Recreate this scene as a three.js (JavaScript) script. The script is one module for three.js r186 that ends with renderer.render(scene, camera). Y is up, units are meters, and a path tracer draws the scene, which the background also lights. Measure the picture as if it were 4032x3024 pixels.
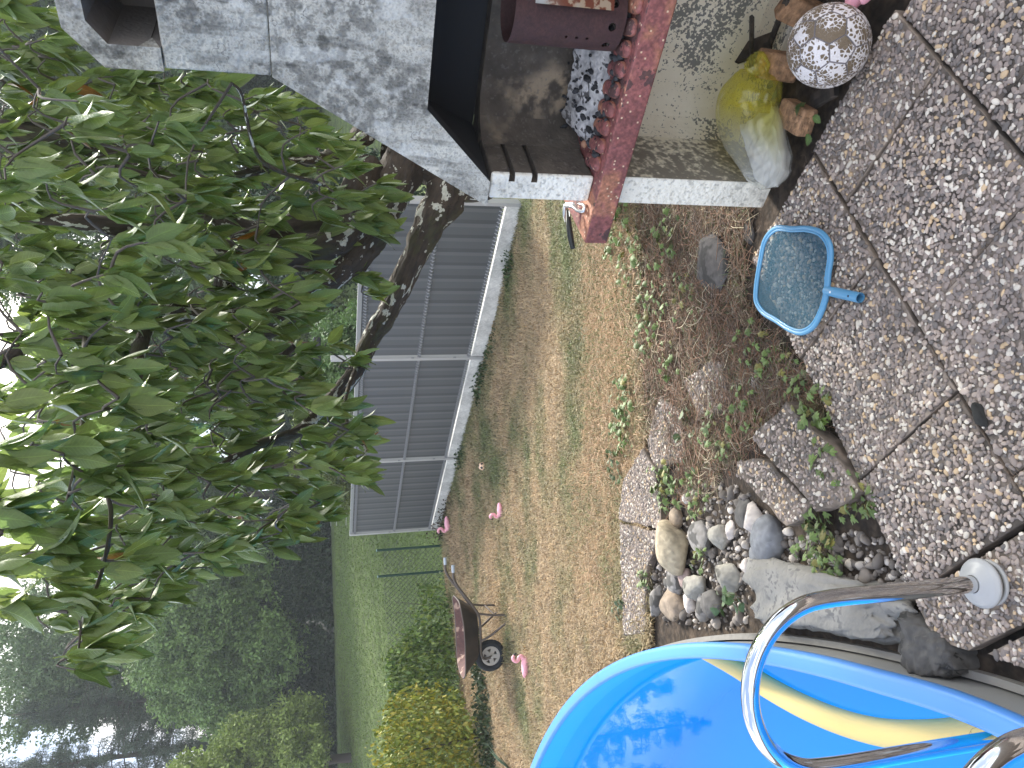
import * as THREE from 'three';
import { mergeGeometries, mergeVertices, toCreasedNormals } from 'three/addons/utils/BufferGeometryUtils.js';
import { RoundedBoxGeometry } from 'three/addons/geometries/RoundedBoxGeometry.js';
import { ImprovedNoise } from 'three/addons/math/ImprovedNoise.js';
import { Brush, Evaluator, SUBTRACTION } from 'three-bvh-csg';

// ---------------------------------------------------------------- camera (the phone was held sideways)
const scene = new THREE.Scene();
const FOCAL = 3028, PITCH = 0.24167, ROLL = -0.02403, EYE = new THREE.Vector3(0, 1.64, 0);
const camera = new THREE.PerspectiveCamera(2 * Math.atan(1512 / FOCAL) * 180 / Math.PI, 4 / 3, 0.05, 400);
const upright = new THREE.Quaternion().setFromAxisAngle(new THREE.Vector3(1, 0, 0), -PITCH)
  .multiply(new THREE.Quaternion().setFromAxisAngle(new THREE.Vector3(0, 0, 1), ROLL));
camera.position.copy(EYE);
camera.quaternion.copy(upright).multiply(new THREE.Quaternion().setFromAxisAngle(new THREE.Vector3(0, 0, 1), -Math.PI / 2));
scene.add(camera);

// ---------------------------------------------------------------- noise
function rng(seed) { let a = seed >>> 0; return () => { a = (a + 0x6D2B79F5) >>> 0; let t = a; t = Math.imul(t ^ (t >>> 15), t | 1); t ^= t + Math.imul(t ^ (t >>> 7), t | 61); return ((t ^ (t >>> 14)) >>> 0) / 4294967296; }; }
const clamp = (v, a = 0, b = 1) => Math.min(b, Math.max(a, v));
const mix = (a, b, t) => a + (b - a) * t;
const smooth = (a, b, v) => { const t = clamp((v - a) / (b - a)); return t * t * (3 - 2 * t); };
const perlin = new ImprovedNoise();
const fbm3 = (x, y, z, o = 4) => { let s = 0, a = 0.5, f = 1; for (let i = 0; i < o; i++) { s += a * perlin.noise(x * f + 7.3 * i, y * f + 3.1, z * f - 5.7); a *= 0.5; f *= 2.03; } return s; };
const hash = (x, y, s) => { let h = Math.imul(x, 374761393) + Math.imul(y, 668265263) + Math.imul(s, 1442695041); h = Math.imul(h ^ (h >>> 13), 1274126177); return ((h ^ (h >>> 16)) >>> 0) / 4294967296; };
function tile(x, y, p, s) {                                  // value noise repeating after p cells
  const xi = Math.floor(x), yi = Math.floor(y), fx = x - xi, fy = y - yi, u = fx * fx * (3 - 2 * fx), v = fy * fy * (3 - 2 * fy), m = (k) => ((k % p) + p) % p;
  return mix(mix(hash(m(xi), m(yi), s), hash(m(xi + 1), m(yi), s), u), mix(hash(m(xi), m(yi + 1), s), hash(m(xi + 1), m(yi + 1), s), u), v);
}
const tfbm = (u, v, p, s, o = 5) => { let r = 0, a = 0.5, n = 0; for (let i = 0; i < o; i++) { r += a * tile(u * p, v * p, p, s + i); n += a; a *= 0.55; p *= 2; } return r / n; };
function cells(u, v, p, s) {                                 // distance to the nearest and second nearest feature point
  const x = u * p, y = v * p, xi = Math.floor(x), yi = Math.floor(y); let a = 9, b = 9, id = 0;
  for (let j = -1; j <= 1; j++) for (let i = -1; i <= 1; i++) {
    const cx = ((xi + i) % p + p) % p, cy = ((yi + j) % p + p) % p, d = Math.hypot(xi + i + hash(cx, cy, s) - x, yi + j + hash(cx, cy, s + 9) - y);
    if (d < a) { b = a; a = d; id = hash(cx, cy, s + 17); } else if (d < b) b = d;
  }
  return [a, b, id];
}
function tex(n, fn, color = true, m = n) {
  const d = new Uint8Array(n * m * 4);
  for (let j = 0; j < m; j++) for (let i = 0; i < n; i++) { const c = fn(i / n, j / m), k = (j * n + i) * 4; if (typeof c === 'number') d[k] = d[k + 1] = d[k + 2] = clamp(c) * 255; else { d[k] = clamp(c[0], 0, 255); d[k + 1] = clamp(c[1], 0, 255); d[k + 2] = clamp(c[2], 0, 255); } d[k + 3] = 255; }
  const t = new THREE.DataTexture(d, n, m); t.wrapS = t.wrapT = THREE.RepeatWrapping; t.magFilter = THREE.LinearFilter; t.minFilter = THREE.LinearMipmapLinearFilter; t.generateMipmaps = true;
  if (color) t.colorSpace = THREE.SRGBColorSpace; t.needsUpdate = true; return t;
}
const lerp3 = (a, b, t) => [mix(a[0], b[0], t), mix(a[1], b[1], t), mix(a[2], b[2], t)];

// ---------------------------------------------------------------- sky and sun: thin bright cloud, sun low behind the trees ahead
const SUN = new THREE.Vector3(0.45, 0.62, -0.78).normalize();
{
  const W = 1024, Hh = 512, d = new Float32Array(W * Hh * 4);
  for (let j = 0; j < Hh; j++) for (let i = 0; i < W; i++) {
    const el = ((j + 0.5) / Hh - 0.5) * Math.PI, az = ((i + 0.5) / W - 0.5) * 2 * Math.PI, c = Math.cos(el), x = c * Math.cos(az), y = Math.sin(el), z = c * Math.sin(az);
    const up = Math.max(y, 0), k = Math.pow(1 - up, 2.2);
    let col = [mix(0.20, 0.40, k), mix(0.28, 0.46, k), mix(0.45, 0.56, k)];
    const q = 1 / (up + 0.22), n = fbm3(x * q * 1.1 + 4, z * q * 1.1, 2.2, 6), n2 = fbm3(x * q * 3.4, z * q * 3.4 + 9, 7.7, 4);
    const cover = smooth(-0.04, 0.20, n + 0.25 * n2) * smooth(0.0, 0.12, y + 0.05);
    const s = x * SUN.x + y * SUN.y + z * SUN.z, glow = 0.9 * Math.pow(Math.max(s, 0), 6) + 2.6 * Math.pow(Math.max(s, 0), 40);
    const thick = smooth(0.1, 0.42, n), cl = mix(0.98, 0.80, thick);
    col = [mix(col[0], cl * 1.05, cover * 0.92), mix(col[1], cl, cover * 0.92), mix(col[2], cl * 0.93, cover * 0.92)];
    if (y < 0) col = [0.30, 0.31, 0.28];
    const o = (j * W + i) * 4, g = y < 0 ? 0 : glow; d[o] = col[0] + g * 1.0; d[o + 1] = col[1] + g * 0.95; d[o + 2] = col[2] + g * 0.84; d[o + 3] = 1;
  }
  const t = new THREE.DataTexture(d, W, Hh, THREE.RGBAFormat, THREE.FloatType); t.mapping = THREE.EquirectangularReflectionMapping; t.magFilter = t.minFilter = THREE.LinearFilter; t.needsUpdate = true;
  scene.background = t; scene.environment = t;
}
scene.backgroundIntensity = 1; scene.environmentIntensity = 1;
const sun = new THREE.DirectionalLight(new THREE.Color(1, 0.95, 0.86), 2.6);
sun.position.copy(SUN).multiplyScalar(40); sun.target.position.set(0, 0, -5); scene.add(sun, sun.target);
sun.castShadow = true; sun.shadow.radius = 22; sun.shadow.mapSize.set(4096, 4096);
Object.assign(sun.shadow.camera, { left: -25, right: 25, top: 25, bottom: -25, near: 1, far: 110 });
const renderer = new THREE.WebGLRenderer({ antialias: true });
renderer.toneMapping = THREE.LinearToneMapping; renderer.toneMappingExposure = 3.05; renderer.shadowMap.enabled = true;

scene.fog = new THREE.FogExp2(0xdfe6ea, 0.0016);
// ---------------------------------------------------------------- measuring: a picture point to a point of the place
const V = (x, y, z) => new THREE.Vector3(x, y, z);
function ray(px, py) { return V((1512 - py) / FOCAL, -(px - 2016) / FOCAL, -1).applyQuaternion(upright); }
const onY = (px, py, y) => { const d = ray(px, py); return EYE.clone().addScaledVector(d, (y - EYE.y) / d.y); };
const onZ = (px, py, z) => { const d = ray(px, py); return EYE.clone().addScaledVector(d, z / d.z); };
const lawnY = (z) => -0.10 - 0.20 * smooth(4, 8, -z);
const onLawn = (px, py) => { let y = -0.2, q; for (let i = 0; i < 20; i++) { q = onY(px, py, y); y = lawnY(q.z); } return q; };

// ---------------------------------------------------------------- building helpers
const used = {};
function numbered(n) { const k = used[n] = (used[n] ?? -1) + 1; return k ? n + '_' + String(k).padStart(3, '0') : n; }
function mesh(name, g, m, parent, kind) { const o = new THREE.Mesh(g, m); o.name = name; o.castShadow = o.receiveShadow = true; if (kind) o.userData.kind = kind; parent.add(o); return o; }
function thing(name, label, category, pos = V(0, 0, 0), turn = 0, group) { const o = new THREE.Group(); o.name = numbered(name); o.position.copy(pos); o.rotation.y = turn; o.userData = { label, category }; if (group) o.userData.group = group; scene.add(o); return o; }
function single(name, label, category, g, m, pos = V(0, 0, 0), group) { const o = mesh(numbered(name), g, m, scene); o.position.copy(pos); o.userData = { label, category }; if (group) o.userData.group = group; return o; }
function structure(name, g, m) { const o = mesh(name, g, m, scene, 'structure'); return o; }
function instanced(name, g, m, list, parent, cols) {
  const o = new THREE.InstancedMesh(g, m, list.length); o.name = name; o.userData.kind = 'stuff'; o.castShadow = o.receiveShadow = true;
  list.forEach((q, i) => o.setMatrixAt(i, q)); if (cols) cols.forEach((c, i) => o.setColorAt(i, c)); parent.add(o); return o;
}
const _m = new THREE.Matrix4(), _q = new THREE.Quaternion(), _e = new THREE.Euler();
const TRS = (p, e, s) => new THREE.Matrix4().compose(p, e.isQuaternion ? e.clone() : new THREE.Quaternion().setFromEuler(e), typeof s === 'number' ? V(s, s, s) : s);
const rgb = (r, g, b) => new THREE.Color().setRGB(r, g, b);
const hex = (h) => new THREE.Color(h);
function uvBox(g0, k = 1) {                                  // uv in metres, laid on by the way each face points
  const g = g0.index ? g0.toNonIndexed() : g0, p = g.attributes.position, uv = new Float32Array(p.count * 2), a = V(0, 0, 0), b = V(0, 0, 0), c = V(0, 0, 0), n = V(0, 0, 0);
  for (let i = 0; i < p.count; i += 3) {
    a.fromBufferAttribute(p, i); b.fromBufferAttribute(p, i + 1); c.fromBufferAttribute(p, i + 2); n.copy(b).sub(a).cross(c.clone().sub(a));
    const x = Math.abs(n.x), y = Math.abs(n.y), z = Math.abs(n.z);
    [a, b, c].forEach((q, j) => { const w = (i + j) * 2; if (y >= x && y >= z) { uv[w] = q.x * k; uv[w + 1] = q.z * k; } else if (x >= z) { uv[w] = q.z * k; uv[w + 1] = q.y * k; } else { uv[w] = q.x * k; uv[w + 1] = q.y * k; } });
  }
  g.setAttribute('uv', new THREE.BufferAttribute(uv, 2)); return g;
}
const box = (w, h, d, x = 0, y = 0, z = 0, r = 0.004) => new RoundedBoxGeometry(w, h, d, 2, Math.min(r, w / 2.1, h / 2.1, d / 2.1)).translate(x, y, z);
const bare = (w, h, d, x = 0, y = 0, z = 0) => new THREE.BoxGeometry(w, h, d).translate(x, y, z);
function tube(pts, r, seg = 24, rad = 10, closed = false) { return new THREE.TubeGeometry(new THREE.CatmullRomCurve3(pts, closed, 'centripetal'), seg, r, rad, closed); }
function limb(pts, radii, seg = 28, rad = 9, rough = 0) {    // a tapering tube along points
  const c = new THREE.CatmullRomCurve3(pts, false, 'centripetal'), f = c.computeFrenetFrames(seg, false), pos = [], uv = [], idx = [], L = c.getLength();
  for (let i = 0; i <= seg; i++) {
    const t = i / seg, p = c.getPointAt(t), ft = t * (radii.length - 1), k = Math.min(radii.length - 2, Math.floor(ft)), r0 = mix(radii[k], radii[k + 1], ft - k);
    for (let j = 0; j <= rad; j++) {
      const a = j / rad * Math.PI * 2, n = V(0, 0, 0).addScaledVector(f.normals[i], Math.cos(a)).addScaledVector(f.binormals[i], Math.sin(a)), r = r0 * (1 + rough * fbm3(p.x * 9 + n.x * 1.6, p.y * 9 + n.y * 1.6, p.z * 9 + n.z * 1.6, 3));
      pos.push(p.x + n.x * r, p.y + n.y * r, p.z + n.z * r); uv.push(j / rad * 2 * Math.PI * radii[0], t * L);
    }
  }
  for (let i = 0; i < seg; i++) for (let j = 0; j < rad; j++) { const a = i * (rad + 1) + j, b = a + rad + 1; idx.push(a, a + 1, b, b, a + 1, b + 1); }
  const g = new THREE.BufferGeometry(); g.setAttribute('position', new THREE.Float32BufferAttribute(pos, 3)); g.setAttribute('uv', new THREE.Float32BufferAttribute(uv, 2)); g.setIndex(idx); g.computeVertexNormals(); return g;
}
function prism(poly, top, thick, bevel = 0.004) {            // poly: [[x, z], ...] seen from above
  const s = new THREE.Shape(poly.map(([x, z]) => new THREE.Vector2(x, -z)));
  return uvBox(new THREE.ExtrudeGeometry(s, { depth: thick - 2 * bevel, bevelEnabled: true, bevelThickness: bevel, bevelSize: bevel, bevelOffset: -bevel, bevelSegments: 2 }).rotateX(-Math.PI / 2).translate(0, top - thick + bevel, 0));
}
function rock(seed, sx, sy, sz, det = 3, amp = 0.22, facets = 0) {
  let g = new THREE.IcosahedronGeometry(1, det); g.deleteAttribute('normal'); g.deleteAttribute('uv'); g = mergeVertices(g, 1e-4);
  const p = g.attributes.position, R = rng(seed), planes = []; for (let i = 0; i < facets; i++) planes.push([V(R() - 0.5, R() - 0.5, R() - 0.5).normalize(), 0.55 + 0.3 * R()]);
  for (let i = 0; i < p.count; i++) { const v = V(p.getX(i), p.getY(i), p.getZ(i)); let r = 1 + amp * 1.6 * fbm3(v.x * 1.1 + seed, v.y * 1.1, v.z * 1.1 - seed, 4); for (const [n, d] of planes) { const k = v.dot(n); if (k * r > d) r = d / k; } v.multiplyScalar(r); p.setXYZ(i, v.x * sx, v.y * sy, v.z * sz); }
  g.computeVertexNormals(); const u = uvBox(g.clone()); return u;
}
const inPoly = (poly, x, z) => { let c = false; for (let i = 0, j = poly.length - 1; i < poly.length; j = i++) { const [xi, zi] = poly[i], [xj, zj] = poly[j]; if ((zi > z) !== (zj > z) && x < (xj - xi) * (z - zi) / (zj - zi) + xi) c = !c; } return c; };
const std = (o) => new THREE.MeshStandardMaterial({ roughness: 0.9, ...o });
// ---------------------------------------------------------------- the pool's outline (an oval; its near end is in the picture)
const POOL_RIM = 0.10, WATER = -0.10;
const poolPts = [];
for (let k = 0; k <= 10; k++) { const a = mix(-0.09, -0.87, k / 10); poolPts.push([-7.58 + 6.80 * Math.cos(a), -0.86 + 6.80 * Math.sin(a)]); }
poolPts.push([-3.95, -6.55], [-5.0, -6.55], [-5.9, -5.9], [-6.2, -4.6], [-5.8, -2.8], [-5.0, -0.9], [-3.8, 0.35], [-2.4, 0.75], [-1.35, 0.35], [-0.9, -0.6]);
const poolCurve = new THREE.CatmullRomCurve3(poolPts.map(([x, z]) => V(x, 0, z)), true, 'centripetal');
const poolRing = poolCurve.getSpacedPoints(220).slice(0, -1);
function poolOffset(d) { const n = poolRing.length; return poolRing.map((p, i) => { const a = poolRing[(i + n - 1) % n], b = poolRing[(i + 1) % n], t = b.clone().sub(a).normalize(); return V(p.x - t.z * d, 0, p.z + t.x * d); }); }
const poolIn = (() => { const o = poolOffset(0.02), area = (q) => { let s = 0; q.forEach((p, i) => { const r = q[(i + 1) % q.length]; s += p.x * r.z - r.x * p.z; }); return Math.abs(s); }; return area(o) > area(poolRing) ? -1 : 1; })();   // sign that points inward
const poolPoly = (d) => poolOffset(poolIn * d).map((p) => [p.x, p.z]);       // d > 0: inside the rim
const poolHole = poolPoly(0.02), poolOut = poolPoly(-0.085);

// ---------------------------------------------------------------- ground
const FENCE_A = V(0.353, -0.3, -9.137), FENCE_DIR = V(-1.358, 0, -1.95).normalize();
const beyondFence = (x, z) => { const s = (x - FENCE_A.x) * FENCE_DIR.z - (z - FENCE_A.z) * FENCE_DIR.x; return -s; };   // > 0: neighbour's side
const HEDGE = [V(-2.55, 0, -13.2), V(-3.6, 0, -12.5), V(-4.6, 0, -11.4), V(-5.6, 0, -10.2), V(-7.5, 0, -8.2), V(-10.5, 0, -5.4), V(-16, 0, -1)];
const hedgeZ = (x) => { for (let i = 0; i < HEDGE.length - 1; i++) if (x <= HEDGE[i].x && x >= HEDGE[i + 1].x) return mix(HEDGE[i].z, HEDGE[i + 1].z, (x - HEDGE[i].x) / (HEDGE[i + 1].x - HEDGE[i].x)); return x > HEDGE[0].x ? -99 : -1; };
const neighbour = (x, z) => beyondFence(x, z) > 0 || z < hedgeZ(x);
function groundY(x, z) {
  let y = lawnY(z) + 0.02 * fbm3(x * 0.9, 1.3, z * 0.9, 3) + 0.006 * fbm3(x * 6, 4.3, z * 6, 2);
  const patio = smooth(-3.3, -2.7, z) * smooth(-1.6, -0.9, x + 0.25 * (z + 2));
  y = mix(y, -0.075, patio);
  y += smooth(13.5, 34, -z) * 1.75 + 2.2 * smooth(33, 48, -z);
  if (z > -3.2 && z < -2.0 && x > 0.3 && x < 1.6) y = Math.max(y, -0.045);
  return y;
}
const groundTex = tex(512, (u, v) => { const a = tfbm(u, v, 8, 3, 6), b = tfbm(u, v, 64, 8, 3); const k = 0.72 + 0.55 * (a - 0.5) + 0.7 * (b - 0.5); return [255 * k, 252 * k, 246 * k]; });
const groundBump = tex(512, (u, v) => tfbm(u, v, 48, 5, 4), false);
const groundMat = std({ vertexColors: true, map: groundTex, bumpMap: groundBump, bumpScale: 0.012, roughness: 1 });
const dryness = (x, z) => clamp(0.74 + 1.9 * fbm3(x * 0.55 + 3, 0, z * 0.8, 3) + 0.9 * fbm3(x * 2.6, 5, z * 2.6, 3) - 0.45 * smooth(0.9, 0.1, -beyondFence(x, z)) - 0.25 * smooth(0.2, 1.6, x) + 0.12 * smooth(-1, -3, x));
{
  const line = (from, to, step) => { const a = []; for (let v = from; v < to; v += step) a.push(v); return a; };
  const xs = [...line(-140, -30, 10), ...line(-30, -9, 1.5), ...line(-9, 5, 0.09), ...line(5, 20, 1.2), ...line(20, 141, 10)], zs = [...line(-180, -45, 9), ...line(-45, -16, 0.7), ...line(-16, -10.5, 0.2), ...line(-10.5, 0.6, 0.09), ...line(0.6, 12, 1.2), ...line(12, 61, 10)];
  const pos = [], col = [], uv = [], idx = [], nx = xs.length;
  for (const z of zs) for (const x of xs) {
    pos.push(x, groundY(x, z), z); uv.push(x / 1.7, z / 1.7);
    let c;
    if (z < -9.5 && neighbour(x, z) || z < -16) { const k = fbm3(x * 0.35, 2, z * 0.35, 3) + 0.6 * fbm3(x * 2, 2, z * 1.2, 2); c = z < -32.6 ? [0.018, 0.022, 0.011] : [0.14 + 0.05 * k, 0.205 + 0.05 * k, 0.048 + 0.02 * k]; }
    else if (z > -4.15 + 0.15 * fbm3(x * 2, 1, z * 2, 2) || (x > 0.9 && z > -4.3)) { const k = fbm3(x * 3, 7, z * 3, 3); c = [0.085 + 0.05 * k, 0.062 + 0.04 * k, 0.045 + 0.03 * k]; }
    else { const t = dryness(x, z); c = lerp3([0.085, 0.11, 0.035], [0.26, 0.195, 0.115], t); }
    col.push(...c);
  }
  const wet = new Uint8Array(pos.length / 3), edge = poolPoly(0.012);      // grid points inside the pool are drawn out to its wall
  for (let i = 0; i < wet.length; i++) { const x = pos[i * 3], z = pos[i * 3 + 2]; if (x > -7 && x < 0 && z > -7.5 && z < 1.5 && inPoly(edge, x, z)) { wet[i] = 1; let b = 9, q = null; for (const e of edge) { const d = Math.hypot(e[0] - x, e[1] - z); if (d < b) { b = d; q = e; } } if (b < 0.2) { pos[i * 3] = q[0]; pos[i * 3 + 2] = q[1]; } } }
  for (let j = 0; j < zs.length - 1; j++) for (let i = 0; i < nx - 1; i++) {
    const a = j * nx + i; if (wet[a] && wet[a + 1] && wet[a + nx] && wet[a + nx + 1]) continue; idx.push(a, a + nx, a + 1, a + 1, a + nx, a + nx + 1);
  }
  const g = new THREE.BufferGeometry(); g.setAttribute('position', new THREE.Float32BufferAttribute(pos, 3)); g.setAttribute('color', new THREE.Float32BufferAttribute(col, 3)); g.setAttribute('uv', new THREE.Float32BufferAttribute(uv, 2)); g.setIndex(idx); g.computeVertexNormals();
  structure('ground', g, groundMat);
}

// ---------------------------------------------------------------- washed-concrete slabs with their pebbles
const mortarTex = tex(256, (u, v) => { const a = tfbm(u, v, 32, 11, 4), b = tfbm(u, v, 4, 13, 4), k = 0.55 + 0.75 * (a - 0.3) + 0.5 * (b - 0.5); return [158 * k, 143 * k, 130 * k]; });
const mortarBump = tex(256, (u, v) => tfbm(u, v, 40, 15, 3), false);
const slabMats = [[1, 1, 1], [0.9, 0.89, 0.88], [1.08, 1.05, 1.0]].map((c) => std({ map: mortarTex, bumpMap: mortarBump, bumpScale: 0.003, color: rgb(...c) }));
const pebbleGeo = [1, 2, 3].map((s) => { let g = new THREE.IcosahedronGeometry(1, 1); g.deleteAttribute('uv'); g.deleteAttribute('normal'); g = mergeVertices(g); const p = g.attributes.position; for (let i = 0; i < p.count; i++) { const v = V(p.getX(i), p.getY(i), p.getZ(i)), r = 1 + 0.55 * fbm3(v.x * 1.3 + s * 5, v.y * 1.3, v.z * 1.3, 2); p.setXYZ(i, v.x * r, v.y * r, v.z * r); } g.computeVertexNormals(); return g; });
const pebbleMat = std({ roughness: 0.72 });
function pebbleColor(R) {
  const q = R(), k = 0.85 + 0.3 * R();
  if (q < 0.15) return rgb(0.58 * k, 0.52 * k, 0.44 * k);
  if (q < 0.22) return rgb(0.50 * k, 0.36 * k, 0.22 * k);
  if (q < 0.36) return rgb(0.38 * k, 0.305 * k, 0.255 * k);
  if (q < 0.62) return rgb(0.275 * k, 0.22 * k, 0.19 * k);
  if (q < 0.86) return rgb(0.215 * k, 0.178 * k, 0.158 * k);
  return rgb(0.14 * k, 0.122 * k, 0.112 * k);
}
const pebbleSets = pebbleGeo.map(() => ({ m: [], c: [] }));
function scatterPebbles(poly, place, seed, step = 0.0115, bare = 0, sets = pebbleSets) {   // place(x, z) -> Matrix of the slab's top there
  const R = rng(seed), xs = poly.map((p) => p[0]), zs = poly.map((p) => p[1]);
  for (let x = Math.min(...xs); x < Math.max(...xs); x += step) for (let z = Math.min(...zs); z < Math.max(...zs); z += step) {
    const px = x + (R() - 0.5) * step * 1.25, pz = z + (R() - 0.5) * step * 1.25; if (R() < bare || !inPoly(poly, px, pz)) continue;
    const big = R() < 0.10 ? 1.45 : 1, s = (0.0040 + 0.0037 * R()) * big, k = Math.floor(R() * 3);
    const m = TRS(V(px, 0, pz), new THREE.Euler((R() - 0.5) * 0.5, R() * 6.28, (R() - 0.5) * 0.5), V(s * (1 + 0.55 * R()), s * 0.62, s * (0.72 + 0.3 * R())));
    sets[k].m.push(place ? place.clone().multiply(m) : m); sets[k].c.push(pebbleColor(R).multiplyScalar(1 + 0.5 * fbm3(px * 2.2 + 0.1 * (seed % 7), seed * 0.37, pz * 2.2, 3)));
  }
}
const SLAB_O = [0.5473, -2.1365], SLAB_E = [Math.cos(2.5102), Math.sin(2.5102)], SLAB_N = [-Math.sin(2.5102), Math.cos(2.5102)];
const slabXZ = (a, b) => [SLAB_O[0] + 0.5 * (SLAB_E[0] * a + SLAB_N[0] * b), SLAB_O[1] + 0.5 * (SLAB_E[1] * a + SLAB_N[1] * b)];
const patio = new THREE.Group(); patio.name = 'patio'; patio.userData.kind = 'structure'; scene.add(patio);
function shrink(poly, d) { const cx = poly.reduce((s, p) => s + p[0], 0) / poly.length, cz = poly.reduce((s, p) => s + p[1], 0) / poly.length; return poly.map(([x, z]) => { const l = Math.hypot(x - cx, z - cz), k = (l - d) / l; return [cx + (x - cx) * k, cz + (z - cz) * k]; }); }
function clipPool(poly) {                                    // cut straight along the pool's edge
  if (!poly.some(([x, z]) => inPoly(poolOut, x, z)) && !poolOut.some(([x, z]) => inPoly(poly, x, z))) return poly;
  const c = poly.reduce((s, p) => [s[0] + p[0] / poly.length, s[1] + p[1] / poly.length], [0, 0]); let b = 1e9, k = 0;
  poolOut.forEach((q, i) => { const d = Math.hypot(q[0] - c[0], q[1] - c[1]); if (d < b) { b = d; k = i; } });
  const n = poolOut.length, Q = poolOut[k], A = poolOut[(k + n - 2) % n], B = poolOut[(k + 2) % n]; let nx = B[1] - A[1], nz = A[0] - B[0]; const l = Math.hypot(nx, nz); nx /= l; nz /= l; if (inPoly(poolOut, Q[0] + nx * 0.05, Q[1] + nz * 0.05)) { nx = -nx; nz = -nz; }
  const side = (p) => (p[0] - Q[0]) * nx + (p[1] - Q[1]) * nz, out = [];
  poly.forEach((p, i) => { const q = poly[(i + 1) % poly.length], s = side(p), t = side(q); if (s >= 0) out.push(p); if (s * t < 0) { const m = s / (s - t); out.push([mix(p[0], q[0], m), mix(p[1], q[1], m)]); } });
  let area = 0; out.forEach((p, i) => { const q = out[(i + 1) % out.length]; area += p[0] * q[1] - q[0] * p[1]; }); return Math.abs(area) / 2 < 0.004 ? null : out;
}
{
  const R = rng(5), cellsList = [];
  const row = (b, starts) => { for (const [a0, a1, b1] of starts) cellsList.push([a0, a1, b, b1 ?? b + 1]); };
  row(0, [[-0.53, 0.47], [0.47, 1.47], [1.47, 2.21], [2.23, 2.60], [2.64, 3.6], [3.6, 4.6]]);
  row(-1, [[-0.56, 0], [0, 1], [1, 2], [2, 3], [3, 4], [4, 5]]);
  row(-2, [[-0.5, 0.5], [0.5, 1.5], [1.5, 2.5], [2.5, 3.5], [3.5, 4.5]]);
  row(-3, [[-1, 0], [0, 1], [1, 2], [2, 3], [3, 4]]);
  row(-4, [[-1.5, -0.5], [-0.5, 0.5], [0.5, 1.5], [1.5, 2.5]]);
  for (const [a0, a1, b0, b1] of cellsList) {
    const j = () => (R() - 0.5) * 0.014; let poly = [slabXZ(a0, b0), slabXZ(a1, b0), slabXZ(a1, b1), slabXZ(a0, b1)].map(([x, z]) => [x + j() * 0.6, z + j() * 0.6]);
    poly = shrink(poly, 0.0068); poly = clipPool(poly); if (!poly) continue;
    const tip = new THREE.Matrix4().makeTranslation(0, (R() - 0.5) * 0.008, 0), c = poly[0], tilt = TRS(V(c[0], 0, c[1]), new THREE.Euler((R() - 0.5) * 0.012, 0, (R() - 0.5) * 0.012), 1).multiply(new THREE.Matrix4().makeTranslation(-c[0], 0, -c[1])); tip.multiply(tilt);
    mesh(numbered('slab'), prism(poly, -0.0015, 0.045, 0.004).applyMatrix4(tip), slabMats[Math.floor(R() * 3)], patio);
    scatterPebbles(shrink(poly, 0.007), tip, 100 + cellsList.indexOf(cellsList.find((q) => q[0] === a0 && q[2] === b0)), 0.0115);
  }
}

// broken and sunken slabs in the stony bed, each lifted and tipped in its own way
const px2 = (list, y) => list.map(([x, yy]) => { const q = onY(x, yy, y); return [q.x, q.z]; });
const bedPebbles = pebbleGeo.map(() => ({ m: [], c: [] }));
function brokenSlab(label, px, y, tip, seed, bareShare, thick = 0.055) {
  const poly = px2(px, y), c = poly.reduce((s, p) => [s[0] + p[0] / poly.length, s[1] + p[1] / poly.length], [0, 0]), R = rng(seed), ragged = [];
  poly.forEach((p, i) => { const q = poly[(i + 1) % poly.length], L = Math.hypot(q[0] - p[0], q[1] - p[1]), n = Math.max(1, Math.round(L / 0.06)); for (let k = 0; k < n; k++) { const t = k / n; ragged.push([mix(p[0], q[0], t) + (R() - 0.5) * 0.014, mix(p[1], q[1], t) + (R() - 0.5) * 0.014]); } });
  const M = TRS(V(c[0], y, c[1]), new THREE.Euler(...tip), 1).multiply(new THREE.Matrix4().makeTranslation(-c[0], 0, -c[1])), t = thing('broken_slab', label, 'slab', V(0, 0, 0), 0, 'broken slabs between patio and lawn');
  mesh('slab_body', prism(ragged, 0, thick, 0.006).applyMatrix4(M), slabMats[1], t);
  const own = pebbleGeo.map(() => ({ m: [], c: [] })); scatterPebbles(shrink(ragged, 0.008), M, seed, 0.0135, bareShare, own);
  own.forEach((s, k) => s.m.length && instanced('pebbles', pebbleGeo[k], pebbleMat, s.m, t, s.c));
}
brokenSlab('long tipped slab with a pale cut edge beside the patio', [[2965, 1722], [3085, 1585], [3240, 1740], [3385, 1945], [3330, 1990], [3215, 2010]], 0.022, [0.03, 0, -0.05], 31, 0.05, 0.07);
brokenSlab('narrow broken slab lying beside the tipped slab, toward the lawn', [[2893, 1815], [2990, 1800], [3100, 1890], [3195, 1985], [3150, 2045], [3105, 2078], [2975, 1945], [2900, 1870]], 0.0, [0.0, 0, -0.07], 32, 0.05);
brokenSlab('half-buried slab showing through the brown weeds', [[2690, 1500], [2800, 1415], [2850, 1430], [2880, 1600], [2800, 1650], [2745, 1640]], -0.055, [0, 0, 0.02], 33, 0.45);
brokenSlab('sunken slab under the trailing weed near the lawn', [[2600, 1560], [2680, 1610], [2700, 1810], [2570, 1850], [2545, 1740]], -0.065, [0, 0, 0.03], 34, 0.3);
brokenSlab('pale pebbled edging slab along the dry lawn', [[2455, 1890], [2530, 1765], [2575, 1850], [2600, 2000], [2600, 2085], [2440, 2045]], -0.05, [0.02, 0, 0], 35, 0.02);
brokenSlab('pebbled edging slab between dry lawn and stones, near the pool', [[2442, 2060], [2595, 2095], [2548, 2235], [2535, 2430], [2535, 2500], [2455, 2500], [2448, 2250]], -0.055, [0.02, 0, 0.01], 36, 0.04);
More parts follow.
